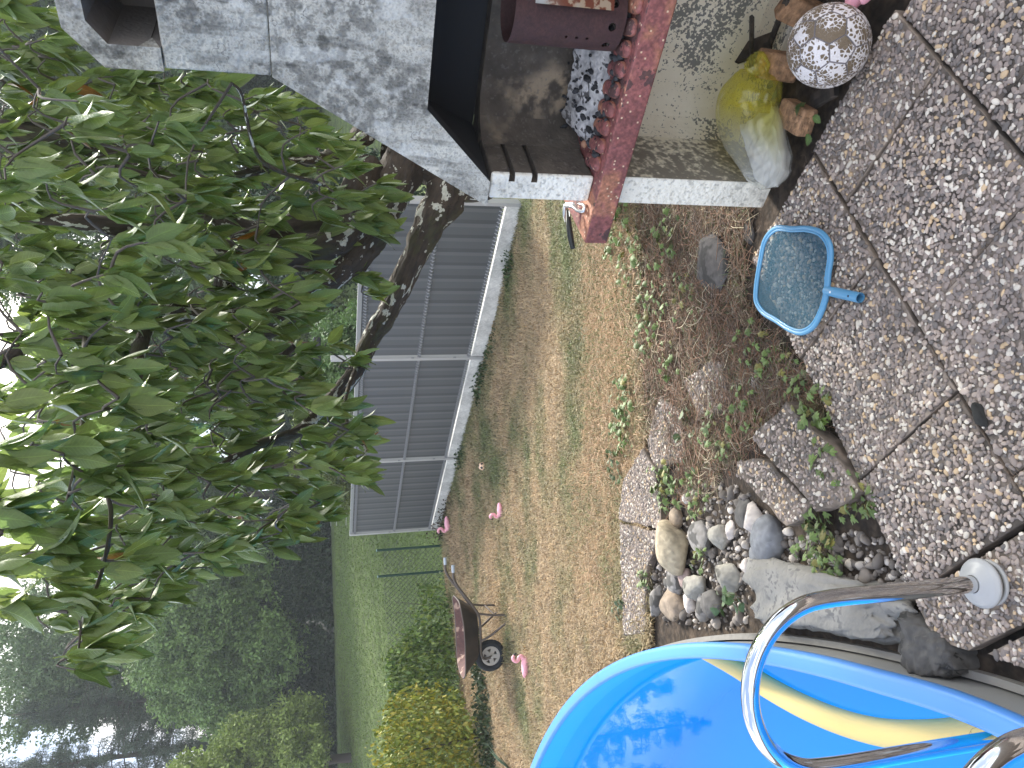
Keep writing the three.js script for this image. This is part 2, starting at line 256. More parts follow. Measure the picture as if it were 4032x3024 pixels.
pebbleSets.forEach((s, k) => instanced('pebbles', pebbleGeo[k], pebbleMat, s.m, patio, s.c));
// ---------------------------------------------------------------- pool
{
  const pool = thing('pool', 'oval blue pool with rounded blue rim beside the patio', 'pool');
  const liner = new THREE.MeshPhysicalMaterial({ color: rgb(0.004, 0.42, 0.82), roughness: 0.55, clearcoat: 0.15, clearcoatRoughness: 0.4 });
  const rimMat = new THREE.MeshPhysicalMaterial({ color: rgb(0.09, 0.30, 0.76), roughness: 0.36, clearcoat: 0.3, clearcoatRoughness: 0.3 });
  const ringAt = (d) => poolOffset(poolIn * d);
  const wallGeo = (d, y0, y1) => { const r = ringAt(d), n = r.length, pos = [], idx = []; for (let i = 0; i <= n; i++) { const p = r[i % n]; pos.push(p.x, y0, p.z, p.x, y1, p.z); } for (let i = 0; i < n; i++) { const a = i * 2; idx.push(a, a + 2, a + 1, a + 1, a + 2, a + 3); } const g = new THREE.BufferGeometry(); g.setAttribute('position', new THREE.Float32BufferAttribute(pos, 3)); g.setIndex(idx); g.computeVertexNormals(); return g; };
  const flat = (d, y) => { const s = new THREE.Shape(ringAt(d).map((p) => new THREE.Vector2(p.x, -p.z))); return new THREE.ShapeGeometry(s).rotateX(-Math.PI / 2).translate(0, y, 0); };
  mesh('liner', wallGeo(0.045, -1.15, POOL_RIM - 0.02), liner, pool);
  mesh('floor', flat(0.04, -1.15), liner, pool);
  mesh('outer_wall', wallGeo(0.008, -1.2, POOL_RIM - 0.03), std({ color: rgb(0.27, 0.27, 0.265), roughness: 0.6 }), pool);
  // rim: a rounded cap swept round the outline, in lengths with butt joints
  const prof = []; for (let k = 0; k < 14; k++) { const a = k / 14 * Math.PI * 2, cx = Math.cos(a), sy = Math.sin(a); prof.push([Math.sign(cx) * Math.pow(Math.abs(cx), 0.6) * 0.034, Math.sign(sy) * Math.pow(Math.abs(sy), 0.6) * 0.024]); }
  const n = poolRing.length, pieces = 11, per = n / pieces, off = 13;
  for (let q = 0; q < pieces; q++) {
    const pos = [], idx = [], i0 = off + Math.round(q * per), i1 = off + Math.round((q + 1) * per), gap = 0.0012;
    for (let i = i0; i <= i1; i++) { const a = poolRing[(i + n - 1) % n], b = poolRing[(i + 1) % n], t = b.clone().sub(a).normalize(), p = poolRing[i % n].clone().addScaledVector(t, i === i0 ? gap : i === i1 ? -gap : 0), nx = -t.z * poolIn, nz = t.x * poolIn; for (const [u, v] of prof) pos.push(p.x + nx * (u + 0.03), POOL_RIM - 0.02 + v, p.z + nz * (u + 0.03)); }
    const m = prof.length; for (let i = 0; i < i1 - i0; i++) for (let j = 0; j < m; j++) { const a = i * m + j, b = i * m + (j + 1) % m; idx.push(a, b, a + m, b, b + m, a + m); }
    const g = new THREE.BufferGeometry(); g.setAttribute('position', new THREE.Float32BufferAttribute(pos, 3)); g.setIndex(idx); g.computeVertexNormals(); mesh('rim', g, rimMat, pool);
  }
  // pale concrete ring outside the wall
  const o = ringAt(-0.022), inn = ringAt(0.0), s = new THREE.Shape(o.map((p) => new THREE.Vector2(p.x, -p.z))); s.holes.push(new THREE.Path(inn.map((p) => new THREE.Vector2(p.x, -p.z))));
  mesh('footing_ring', uvBox(new THREE.ExtrudeGeometry(s, { depth: 0.5, bevelEnabled: false }).rotateX(-Math.PI / 2).translate(0, -0.55, 0)), std({ color: rgb(0.25, 0.24, 0.225), bumpMap: mortarBump, bumpScale: 0.004 }), pool);
  const water = mesh('water', flat(0.046, WATER), new THREE.MeshPhysicalMaterial({ color: rgb(0.72, 0.92, 1.0), transmission: 1, thickness: 0, ior: 1.33, roughness: 0.0, bumpMap: tex(256, (u, v) => tfbm(u, v, 6, 77, 2), false), bumpScale: 0.0006 }), scene, 'structure');
  const uv = water.geometry.attributes.uv, wp = water.geometry.attributes.position; for (let i = 0; i < uv.count; i++) uv.setXY(i, wp.getX(i) / 2.5, wp.getZ(i) / 2.5);
}
// floating foam noodle
{
  const z3 = (x, y) => onY(2688 + 0.6076 * x, 2016 + 0.6076 * y, WATER + 0.012);
  const pts = [[120, 880], [350, 1005], [560, 1140], [800, 1268], [1050, 1368], [1300, 1430], [1600, 1445], [1850, 1425], [2100, 1370], [2330, 1290]].map((p) => z3(...p));
  const g = tube(pts, 0.044, 60, 18), t = thing('pool_noodle', 'soft yellow foam noodle floating on the pool water', 'pool noodle');
  const m = std({ color: rgb(0.76, 0.57, 0.22), roughness: 0.85, bumpMap: groundBump, bumpScale: 0.001 });
  mesh('noodle', g, m, t);
  for (const [p, q] of [[pts[0], pts[1]], [pts[9], pts[8]]]) { const e = new THREE.CircleGeometry(0.044, 18); e.lookAt(p.clone().sub(q)); e.translate(p.x, p.y, p.z); mesh('end_face', e, m, t); }
}
// steel ladder standing on the patio and reaching over the rim
{
  const t = thing('pool_ladder', 'polished steel pool ladder with two arched tube rails', 'ladder');
  const steel = new THREE.MeshPhysicalMaterial({ color: rgb(0.70, 0.70, 0.70), metalness: 1, roughness: 0.075 });
  const plastic = std({ color: rgb(0.42, 0.42, 0.415), roughness: 0.35 });
  function rail(ax, az, bx, bz, top) {
    const w = V(bx - ax, 0, bz - az), L = w.length(), r = L / 2, pts = [V(ax, -0.02, az), V(ax, 0.15, az), V(ax, 0.30, az), V(ax, top - r * 1.02, az)];
    for (let k = 1; k < 12; k++) { const a = Math.PI * k / 12; pts.push(V(ax, 0, az).addScaledVector(w, 0.5 - 0.5 * Math.cos(a)).setY(top - r * 1.02 + r * 1.02 * Math.pow(Math.sin(a), 0.9))); }
    pts.push(V(bx, top - r * 1.02, bz), V(bx, 0.2, bz), V(bx, -0.2, bz), V(bx, -1.1, bz));
    mesh('rail', tube(pts, 0.0215, 150, 20), steel, t);
    const cup = [[0.0225, 0.066], [0.030, 0.066], [0.033, 0.060], [0.041, 0.060], [0.044, 0.053], [0.053, 0.053], [0.056, 0.047], [0.060, 0.046], [0.063, 0.04], [0.062, 0.034], [0.048, 0.033]].map(([x, y]) => new THREE.Vector2(x, y));
    mesh('flange', new THREE.LatheGeometry(cup, 36).translate(ax, -0.005, az), plastic, t);
    mesh('socket', new THREE.CylinderGeometry(0.048, 0.048, 0.036, 30, 1, true).translate(ax, 0.014, az), std({ color: rgb(0.16, 0.15, 0.13), roughness: 0.6 }), t);
    mesh('base_ring', new THREE.TorusGeometry(0.052, 0.006, 8, 36).rotateX(Math.PI / 2).translate(ax, 0.008, az), plastic, t);
  }
  const A = onY(3905, 2292, 0.0), B = onZ(3300, 3012, A.z - 0.02);
  rail(A.x, A.z, B.x, B.z, 0.685);
  rail(A.x - 0.085, A.z + 0.56, B.x - 0.06, B.z + 0.56, 0.67);
  for (const y of [-0.28, -0.53, -0.78]) mesh('step', new RoundedBoxGeometry(0.07, 0.03, 0.47, 2, 0.01).translate(B.x - 0.03, y, B.z + 0.25), plastic, t);
}
// ---------------------------------------------------------------- garden barbecue
function grouped(g0, mats, pick) {                           // one mesh whose faces take a material by where they are and point
  const g = g0.index ? g0.toNonIndexed() : g0, p = g.attributes.position, nT = p.count / 3, bins = mats.map(() => []), a = V(0, 0, 0), b = V(0, 0, 0), c = V(0, 0, 0);
  for (let i = 0; i < nT; i++) { a.fromBufferAttribute(p, i * 3); b.fromBufferAttribute(p, i * 3 + 1); c.fromBufferAttribute(p, i * 3 + 2); const n = b.clone().sub(a).cross(c.clone().sub(a)).normalize(), m = a.clone().add(b).add(c).multiplyScalar(1 / 3); bins[pick(m, n)].push(i); }
  const out = new THREE.BufferGeometry();
  for (const k of Object.keys(g.attributes)) { const at = g.attributes[k], s = at.itemSize, arr = new Float32Array(at.count * s); let w = 0; for (const bin of bins) for (const i of bin) for (let j = 0; j < 3 * s; j++) arr[w++] = at.array[i * 3 * s + j]; out.setAttribute(k, new THREE.BufferAttribute(arr, s)); }
  let st = 0; bins.forEach((bin, k) => { if (bin.length) out.addGroup(st, bin.length * 3, k); st += bin.length * 3; }); return out;
}
function hexa(b, t) {                                        // frustum from a bottom and a top rectangle: [s0, s1, t0, t1, y]
  const P = ([s0, s1, t0, t1, y]) => [V(s0, y, -t0), V(s1, y, -t0), V(s1, y, -t1), V(s0, y, -t1)], B = P(b), T = P(t), q = [], quad = (a, c, d, e) => q.push(a, c, d, a, d, e);
  quad(B[0], B[1], T[1], T[0]); quad(B[1], B[2], T[2], T[1]); quad(B[2], B[3], T[3], T[2]); quad(B[3], B[0], T[0], T[3]); quad(T[0], T[1], T[2], T[3]); quad(B[3], B[2], B[1], B[0]);
  const g = new THREE.BufferGeometry(); g.setAttribute('position', new THREE.Float32BufferAttribute(q.flatMap((v) => [v.x, v.y, v.z]), 3)); g.setAttribute('uv', new THREE.Float32BufferAttribute(q.flatMap((v) => [v.x, v.y]), 2)); g.computeVertexNormals(); return g;
}
function poly3(pts, t0, t1) { const s = new THREE.Shape(pts.map(([x, y]) => new THREE.Vector2(x, y))); return new THREE.ExtrudeGeometry(s, { depth: t1 - t0, bevelEnabled: false }).translate(0, 0, -t1); }
const csg = new Evaluator(); csg.attributes = ['position', 'normal', 'uv'];
function minus(g, ...cuts) { let A = new Brush(g.index ? g.toNonIndexed() : g); A.updateMatrixWorld(); for (const c of cuts) { const B = new Brush(c.index ? c.toNonIndexed() : c); B.updateMatrixWorld(); csg.useGroups = false; A = csg.evaluate(A, B, SUBTRACTION); A.updateMatrixWorld(); } const o = A.geometry; return o.index ? o.toNonIndexed() : o; }

const stuccoBump = tex(512, (u, v) => 0.6 * tfbm(u, v, 24, 21, 4) + 0.4 * tfbm(u, v, 90, 22, 2), false);
const whiteStucco = std({ map: tex(512, (u, v) => { const a = tfbm(u, v, 90, 23, 3), b = tfbm(u, v, 5, 24, 4), k = 1 - 0.16 * smooth(0.56, 0.75, a) - 0.12 * smooth(0.5, 0.8, b); return [238 * k, 234 * k, 222 * k]; }), bumpMap: stuccoBump, bumpScale: 0.012 });
const hoodTex = tex(1024, (u, v) => { const a = tfbm(u, v, 110, 31, 3), b = tfbm(u, v, 6, 32, 5), c = tfbm(u, v * 0.5, 14, 33, 4), crack = Math.abs(tfbm(u, v, 5, 36, 5) - 0.5); let k = 0.80 + 0.5 * (a - 0.5) + 0.4 * (b - 0.5); k *= 1 - 0.26 * smooth(0.58, 0.74, a); const st = tfbm(u, v * 0.14, 26, 37, 4), bl = tfbm(u, v, 3, 38, 4); k *= 1 - 0.20 * smooth(0.55, 0.75, st) - 0.28 * smooth(0.50, 0.66, bl) * smooth(0.40, 0.62, tfbm(u, v, 34, 39, 4)); let col = [228 * k, 224 * k, 212 * k]; if (c > 0.66) col = lerp3(col, [226, 226, 222], smooth(0.66, 0.74, c) * 0.35); if (crack < 0.0022 && b > 0.53) col = lerp3(col, [96, 94, 92], 0.6); return col; });
const hoodMat = std({ map: hoodTex, bumpMap: stuccoBump, bumpScale: 0.010 });
const sootMat = std({ map: tex(512, (u, v) => { const a = tfbm(u, v, 20, 41, 5), b = tfbm(u, v, 4, 42, 5), t = smooth(0.52, 0.72, b) * smooth(0.35, 0.6, a), s = smooth(0.7, 0.78, tfbm(u, v, 90, 43, 2)); let c = lerp3([66, 61, 56], [116, 106, 95], a); c = lerp3(c, [184, 164, 138], t * 0.75); return lerp3(c, [120, 114, 108], s * 0.5); }), bumpMap: stuccoBump, bumpScale: 0.005, roughness: 1 });
const soot2Mat = std({ color: rgb(0.026, 0.027, 0.03), roughness: 1 });
const flueMat = std({ color: rgb(0.20, 0.18, 0.165), bumpMap: stuccoBump, bumpScale: 0.005 });
const mouldMat = std({ map: tex(1024, (u, v) => { const a = tfbm(u, v, 130, 51, 3), b = tfbm(u, v, 4, 52, 5), m = smooth(0.0, 0.05, a - (0.72 - 0.34 * smooth(0.44, 0.66, b))), d = tfbm(u, v, 12, 53, 4); let c = lerp3([234, 228, 212], [214, 204, 182], d); return lerp3(c, [104, 104, 101], m * 0.85); }), bumpMap: stuccoBump, bumpScale: 0.003 });
const darkMouldMat = std({ map: tex(512, (u, v) => { const a = tfbm(u, v, 60, 54, 4), b = tfbm(u, v, 3, 55, 5), m = smooth(0.40, 0.62, a * 0.6 + b * 0.5); return lerp3([222, 214, 192], [128, 122, 110], m); }), bumpMap: stuccoBump, bumpScale: 0.003 });
const graniteTex = tex(1024, (u, v) => { const a = tfbm(u, v, 110, 61, 2), b = tfbm(u, v, 6, 62, 5), w = hash(Math.floor(u * 170), Math.floor(v * 170), 63); let c = lerp3([150, 92, 88], [118, 70, 68], b); c = lerp3(c, [178, 124, 92], smooth(0.5, 0.68, tfbm(u, v, 9, 64, 4)) * 0.7); const k = 0.75 + 0.5 * a; c = c.map((q) => q * k); if (w > 0.985) c = [216, 190, 160]; if (tfbm(u, v, 10, 65, 5) > 0.63) c = lerp3(c, [52, 44, 44], 0.6); return c; });
const graniteMat = std({ map: graniteTex, bumpMap: stuccoBump, bumpScale: 0.005, roughness: 0.7 });
const BBQ = V(0.645, 0, -2.605), BTURN = -46 * Math.PI / 180;
const bq = (s, y, t) => V(s, y, -t).applyAxisAngle(V(0, 1, 0), BTURN).add(BBQ);
{
  const b = thing('barbecue', 'whitewashed concrete garden barbecue with hood and red stone shelf', 'barbecue', BBQ, BTURN);
  // base: two side panels and a back
  const front = (m, n) => (n.z > 0.5 ? 0 : n.x > 0.5 ? 1 : 2);
  for (const x of [0, 0.9]) mesh('base_panel', grouped(uvBox(box(0.106, 0.61, 0.47, x + 0.053, 0.305, -0.235, 0.006)), [whiteStucco, x ? mouldMat : darkMouldMat, mouldMat], front), [whiteStucco, x ? mouldMat : darkMouldMat, mouldMat], b);
  const nic = new THREE.Shape(); nic.moveTo(0.1, 0.30); nic.lineTo(0.1, 0.5); nic.lineTo(0.9, 0.5); nic.lineTo(0.9, 0.30); nic.lineTo(0.895, 0.30); nic.quadraticCurveTo(0.88, 0.44, 0.76, 0.45); nic.lineTo(0.24, 0.45); nic.quadraticCurveTo(0.12, 0.44, 0.105, 0.30);
  mesh('base_back', uvBox(new THREE.ExtrudeGeometry(nic, { depth: 0.608, bevelEnabled: false, curveSegments: 10 }).rotateX(-Math.PI / 2)), mouldMat, b);
  mesh('base_front_step', uvBox(box(0.79, 0.05, 0.2, 0.5, 0.0, -0.36, 0.01)), mouldMat, b);
  // shelf and hearth floor
  const sh = new THREE.Shape(); sh.moveTo(-0.135, -0.058); sh.lineTo(1.13, -0.058); sh.lineTo(1.16, 0.44); sh.lineTo(-0.17, 0.44); sh.closePath();
  const shelf = mesh('shelf', uvBox(new THREE.ExtrudeGeometry(sh, { depth: 0.074, bevelEnabled: true, bevelThickness: 0.008, bevelSize: 0.008, bevelOffset: -0.008, bevelSegments: 3 }).rotateX(-Math.PI / 2).translate(0, 0.618, 0)), graniteMat, b);
  for (let i = 0; i < 12; i++) { const g = new THREE.CapsuleGeometry(0.026, 0.085, 5, 12).rotateX(Math.PI / 2).rotateY(0.35).scale(1, 0.62, 1); mesh('ridge', uvBox(g.translate(0.14 + i * 0.0655, 0.705, -0.035)), graniteMat, shelf); }
  // hearth walls
  const groove = (y) => bare(0.06, 0.021, 0.5, 0.10, y, -0.21 + 0.03);
  for (const x of [0, 0.9]) {
    let g = box(0.1, 0.366, 0.42, x + 0.05, 0.884, -0.21, 0.01); if (!x) g = minus(g, groove(0.995).rotateX(0), groove(0.915)); else g = minus(g, bare(0.06, 0.021, 0.5, 0.9, 0.995, -0.18), bare(0.06, 0.021, 0.5, 0.9, 0.915, -0.18));
    g = uvBox(g); mesh('hearth_side', grouped(g, [whiteStucco, sootMat], (m, n) => ((x ? n.x < -0.3 || m.x < 0.99 && m.z < -0.03 : n.x > 0.3 || (m.x > 0.03 && m.z < -0.012)) && m.z < -0.012 ? 1 : 0)), [whiteStucco, sootMat], b);
  }
  const hb = new THREE.Shape(); hb.moveTo(0.1, 0.2); hb.lineTo(0.1, 0.42); hb.lineTo(0.9, 0.42); hb.lineTo(0.9, 0.2); hb.quadraticCurveTo(0.88, 0.34, 0.74, 0.35); hb.lineTo(0.26, 0.35); hb.quadraticCurveTo(0.12, 0.34, 0.1, 0.2);
  mesh('hearth_back', uvBox(new THREE.ExtrudeGeometry(hb, { depth: 0.366, bevelEnabled: false, curveSegments: 12 }).rotateX(-Math.PI / 2).translate(0, 0.701, 0)), sootMat, b);
  // hood with its chamfered opening
  const outer = hexa([-0.022, 1.022, -0.012, 0.44, 1.072], [0.34, 0.66, 0.085, 0.41, 1.765]), inner = hexa([0.06, 0.94, 0.055, 0.39, 1.05], [0.40, 0.60, 0.15, 0.35, 1.70]);
  const open = poly3([[0.07, 1.0], [0.93, 1.0], [0.93, 1.07], [0.70, 1.30], [0.30, 1.30], [0.07, 1.07]], -0.2, 0.2);
  let hg = minus(outer, inner, open); hg = uvBox(hg);
  const inside = (m, n) => { const k = (m.y - 1.072) / 0.693, f = mix(-0.012, 0.085, k); return (-m.z > f + 0.02 && m.x > mix(-0.022, 0.34, k) + 0.03 && m.x < mix(1.022, 0.66, k) - 0.03 && -m.z < mix(0.44, 0.41, k) - 0.01 && m.y < 1.74) ? 1 : 0; };
  mesh('hood', grouped(hg, [hoodMat, soot2Mat], inside), [hoodMat, soot2Mat], b);
  // chimney and its cap
  const ch = minus(box(0.318, 0.30, 0.318, 0.5, 1.916, -0.2475, 0.008), bare(0.2, 0.4, 0.2, 0.5, 1.916, -0.2475));
  const chim = mesh('chimney', uvBox(ch), hoodMat, b);
  let cap = poly3([[0.336, 2.068], [0.664, 2.068], [0.664, 2.225], [0.56, 2.315], [0.44, 2.315], [0.336, 2.225]], 0.082, 0.412);
  cap = minus(cap, poly3([[0.405, 2.0], [0.595, 2.0], [0.595, 2.205], [0.535, 2.25], [0.465, 2.25], [0.405, 2.205]], -0.1, 0.37), bare(0.2, 0.2, 0.2, 0.5, 2.0, -0.2475));
  mesh('chimney_cap', grouped(uvBox(cap), [hoodMat, flueMat], (m) => (-m.z > 0.11 && m.x > 0.38 && m.x < 0.62 && m.y < 2.27 && -m.z < 0.39 ? 1 : 0)), [hoodMat, flueMat], chim);
  // ash and charcoal
  const ag = new THREE.PlaneGeometry(0.76, 0.30, 90, 40).rotateX(-Math.PI / 2).translate(0.5, 0, -0.2), ap = ag.attributes.position;
  for (let i = 0; i < ap.count; i++) { const x = ap.getX(i), z = ap.getZ(i), e = smooth(0.0, 0.06, Math.min(x - 0.12, 0.88 - x, z + 0.35, -0.05 - z)); ap.setY(i, 0.694 + e * (0.010 + 0.26 * Math.max(0, -z - 0.07) + 0.03 * fbm3(x * 9, 1, z * 9, 3) + 0.012 * fbm3(x * 60, 2, z * 60, 3)) - (1 - e) * 0.004); }
  ag.computeVertexNormals(); mesh('ash', uvBox(ag), std({ map: tex(512, (u, v) => { const a = tfbm(u, v, 12, 71, 5), c = tfbm(u, v, 50, 72, 3), k = 0.78 + 0.4 * (a - 0.5) + 0.4 * (c - 0.5); return lerp3([246 * k, 242 * k, 240 * k], [70, 68, 67], smooth(0.62, 0.7, c) * 0.8); }), roughness: 1, bumpMap: stuccoBump, bumpScale: 0.01 }), b, 'stuff');
  const R = rng(71), coal = [], cc = []; for (let i = 0; i < 190; i++) { const edge = R() < 0.32, x = 0.13 + 0.74 * R(), t = edge ? 0.005 + 0.06 * R() : 0.06 + 0.27 * R(), s = 0.004 + 0.011 * R() * R() + (edge ? 0.003 : 0); coal.push(TRS(V(x, 0.706 + 0.006 * R() + 0.26 * Math.max(0, t - 0.07), -t), new THREE.Euler(R() * 6, R() * 6, R() * 6), V(s * (1 + R()), s, s))); cc.push(rgb(0.02, 0.021, 0.024).multiplyScalar(0.6 + R() * 1.6)); }
  instanced('charcoal_crumbs', rock(9, 1, 1, 1, 1, 0.5, 6), std({ roughness: 0.75 }), coal, b, cc);
  mesh('walnut_shell', rock(14, 0.013, 0.011, 0.016, 2, 0.2).translate(0.17, 0.73, -0.10), std({ color: rgb(0.36, 0.19, 0.12) }), b);
}
// chimney starter standing in the hearth
{
  const t = thing('charcoal_starter', 'rusty brown charcoal starter can standing in the barbecue', 'charcoal starter', bq(0.605, 0.716, 0.105), BTURN);
  const rust = std({ map: tex(512, (u, v) => { const a = tfbm(u, v, 10, 81, 5), c = tfbm(u, v, 60, 82, 3), k = 0.85 + 0.3 * (c - 0.5); return lerp3([92, 60, 58], [70, 46, 46], a).map((q) => q * k); }), roughness: 0.75, metalness: 0.15, bumpMap: stuccoBump, bumpScale: 0.001 });
  const R0 = 0.104, Ht = 0.355, prof = [[R0, 0.012], [R0 + 0.001, 0.06], [R0, Ht], [R0 - 0.0035, Ht], [R0 - 0.0035, 0.01], [R0, 0.012]].map(([x, y]) => new THREE.Vector2(x, y));
  const holes = []; const hole = (a, y, r) => holes.push(new THREE.CylinderGeometry(r, r, 0.08, 20).rotateX(Math.PI / 2).translate(0, 0, R0).rotateY(a).translate(0, y, 0));
  for (let k = 0; k < 10; k++) hole(-0.62 + k * 0.628, 0.052, 0.0125);
  for (let k = 0; k < 3; k++) hole(-0.42, 0.12 + k * 0.033, 0.0048);
  mesh('can', uvBox(minus(new THREE.LatheGeometry(prof, 56), ...holes), 3), rust, t);
  mesh('grate', new THREE.CylinderGeometry(R0 - 0.004, R0 - 0.004, 0.003, 30).translate(0, 0.085, 0), std({ color: rgb(0.03, 0.03, 0.03) }), t);
  const plate = new THREE.CylinderGeometry(R0 + 0.028, R0 + 0.028, 0.24, 24, 1, true, 0.42, 0.84).translate(0, 0.185, 0);
  mesh('heat_shield', uvBox(plate, 2), std({ map: tex(512, (u, v) => { const a = tfbm(u, v, 30, 84, 4), e = smooth(0.30, 0.55, tfbm(u, v, 5, 85, 4) + 0.55 * (0.5 - v)); let c = lerp3([150, 152, 150], [186, 188, 186], a); const r = lerp3([110, 58, 40], [168, 150, 128], smooth(0.45, 0.62, a)); return lerp3(c, r, e); }), roughness: 0.5, metalness: 0.4, side: THREE.DoubleSide }), t);
  for (const y of [0.24, 0.13]) mesh('bracket', box(0.02, 0.02, 0.03, 0, y, R0 + 0.012).rotateY(0.84), rust, t);
}
// pan grip lying on the shelf end
{
  const t = thing('pan_grip', 'silver pot gripper with black handle on the shelf end', 'pot gripper'), silver = std({ color: rgb(0.62, 0.63, 0.64), metalness: 0.9, roughness: 0.32 }), black = std({ color: rgb(0.012, 0.014, 0.014), roughness: 0.45 });
  const w = (x, y, h) => onY(2100 + 0.3617 * x, 600 + 0.3617 * y, h), K = 0.745;
  mesh('handle', limb([w(375, 640, K), w(385, 780, K + 0.005), w(405, 920, K), w(430, 1050, K - 0.008)], [0.0075, 0.0105, 0.0115, 0.009], 24, 12), black, t);
  mesh('cheek', limb([w(345, 560, K), w(340, 640, K), w(338, 700, K), w(350, 760, K)], [0.007, 0.0085, 0.006, 0.003], 16, 8), silver, t);
  mesh('jaw', limb([w(345, 580, K), w(430, 590, K - 0.008), w(500, 640, K - 0.02), w(550, 635, K - 0.032), w(560, 585, K - 0.036), w(500, 560, K - 0.03)], [0.0065, 0.0075, 0.0075, 0.0065, 0.006, 0.005], 30, 8), silver, t);
  mesh('jaw', limb([w(360, 560, K - 0.004), w(440, 560, K - 0.012), w(470, 600, K - 0.02)], [0.006, 0.005, 0.004], 12, 8), silver, t);
  mesh('lock_bolt', limb([w(395, 640, K + 0.006), w(395, 700, K + 0.008)], [0.002, 0.002], 4, 6), silver, t);
}
// ---------------------------------------------------------------- things lying at the foot of the barbecue
function sphereTex(n, fn) { return tex(n, (u, v) => { const th = v * Math.PI, ph = u * 2 * Math.PI; return fn(-Math.cos(ph) * Math.sin(th), -Math.cos(th), Math.sin(ph) * Math.sin(th)); }, true, n / 2); }
const PHI = (1 + Math.sqrt(5)) / 2, pent = [], hexc = [];
for (const a of [-1, 1]) for (const c of [-PHI, PHI]) pent.push(V(0, a, c).normalize(), V(a, c, 0).normalize(), V(c, 0, a).normalize());
for (const a of [-1, 1]) for (const c of [-1, 1]) { for (const d of [-1, 1]) hexc.push(V(a, c, d).normalize()); hexc.push(V(a / PHI, 0, c * PHI).normalize(), V(0, a * PHI, c / PHI).normalize(), V(a * PHI, c / PHI, 0).normalize()); }
function panels(x, y, z) { let a = -9, b = -9, isP = false, id = 0; const test = (p, w, k, P) => { const d = p.x * x + p.y * y + p.z * z + w; if (d > a) { b = a; a = d; isP = P; id = k; } else if (d > b) b = d; }; pent.forEach((p, i) => test(p, -0.024, i, true)); hexc.forEach((p, i) => test(p, 0, 20 + i, false)); return [a - b, isP, id]; }
function cells3(x, y, z, f) { x *= f; y *= f; z *= f; const xi = Math.floor(x), yi = Math.floor(y), zi = Math.floor(z); let a = 9, b = 9; for (let i = -1; i <= 1; i++) for (let j = -1; j <= 1; j++) for (let k = -1; k <= 1; k++) { const s = hash(xi + i, yi + j, 31 + zi + k), d = Math.hypot(xi + i + s - x, yi + j + hash(xi + i, yi + j, 77 + zi + k) - y, zi + k + hash(xi + i, yi + j, 133 + zi + k) - z); if (d < a) { b = a; a = d; } else if (d < b) b = d; } return b - a; }
{
  const col = (x, y, z) => { const [e, , id] = panels(x, y, z), c = cells3(x, y, z, 9.5), n = fbm3(x * 1.7 + id * 0.9, y * 1.7, z * 1.7, 3), f = fbm3(x * 30, y * 30, z * 30, 2), worn = smooth(0.06, 0.16, c + 0.10 * f - 0.10 + 0.75 * (n + 0.03)); let q = lerp3([226, 223, 224], [202, 194, 192], clamp(0.5 + f)); q = lerp3(q, lerp3([98, 84, 66], [120, 104, 84], clamp(0.5 + 1.2 * f)), worn); if (e < 0.013) q = lerp3(q, [112, 106, 108], 0.85); return q; };
  const bmp = (() => { const n = 1024; return tex(n, (u, v) => { const th = v * Math.PI, ph = u * 2 * Math.PI, x = -Math.cos(ph) * Math.sin(th), y = -Math.cos(th), z = Math.sin(ph) * Math.sin(th); const c = cells3(x, y, z, 9.5), nn = fbm3(x * 1.7 + panels(x, y, z)[2] * 0.9, y * 1.7, z * 1.7, 3); return 0.9 - 0.35 * smooth(0.06, 0.16, c - 0.10 + 0.75 * (nn + 0.03)) - 0.5 * smooth(0.012, 0.0, panels(x, y, z)[0]); }, false, n / 2); })();
  const ball = single('football', 'weathered white football with peeling brown-cracked panels by the barbecue', 'football', new THREE.SphereGeometry(0.121, 64, 40), std({ map: sphereTex(1536, col), bumpMap: bmp, bumpScale: 0.004, roughness: 0.75 }), onY(3262, 182, 0.119)); ball.rotation.set(0.5, 0.9, 0.35);
}
function flamingo(label, pos, turn, k, group) {
  const t = thing('toy_flamingo', label, 'toy flamingo', pos, turn, group), pink = new THREE.MeshPhysicalMaterial({ color: rgb(0.84, 0.40, 0.47), roughness: 0.42, clearcoat: 0.25, clearcoatRoughness: 0.3 }), black = std({ color: rgb(0.015, 0.015, 0.018), roughness: 0.5 });
  const bg = new THREE.SphereGeometry(1, 32, 22), p = bg.attributes.position; for (let i = 0; i < p.count; i++) { let x = p.getX(i), y = p.getY(i), z = p.getZ(i); const tail = smooth(0.1, -1, x); const w = 1 - 0.55 * tail * tail; p.setXYZ(i, x * 0.095 - 0.012 * tail, 0.047 + y * 0.045 * (1 - 0.35 * tail) + 0.022 * tail, z * 0.05 * w * (1 + 0.05 * Math.sin(x * 14))); } bg.computeVertexNormals();
  mesh('body', bg.scale(k, k, k), pink, t);
  const N = [[0.075, 0.065], [0.098, 0.085], [0.092, 0.108], [0.066, 0.120], [0.055, 0.142], [0.070, 0.164], [0.095, 0.168], [0.112, 0.157]].map(([x, y]) => V(x * k, y * k, 0));
  mesh('neck', limb(N, [0.026, 0.021, 0.018, 0.017, 0.017, 0.018, 0.020, 0.013].map((r) => r * k), 40, 14), pink, t);
  mesh('beak', limb([V(0.112, 0.158, 0), V(0.126, 0.146, 0), V(0.126, 0.130, 0), V(0.119, 0.122, 0)].map((v) => v.multiplyScalar(k)), [0.0125, 0.010, 0.007, 0.002].map((r) => r * k), 14, 10), black, t);
  for (const s of [-1, 1]) { const w = new THREE.SphereGeometry(1, 20, 14).scale(0.062 * k, 0.026 * k, 0.012 * k).rotateZ(-0.15).translate(-0.018 * k, 0.058 * k, s * 0.042 * k); mesh('wing', w, pink, t); mesh('eye', new THREE.SphereGeometry(0.0032 * k, 8, 6).translate(0.099 * k, 0.173 * k, s * 0.016 * k), black, t); }
  return t;
}
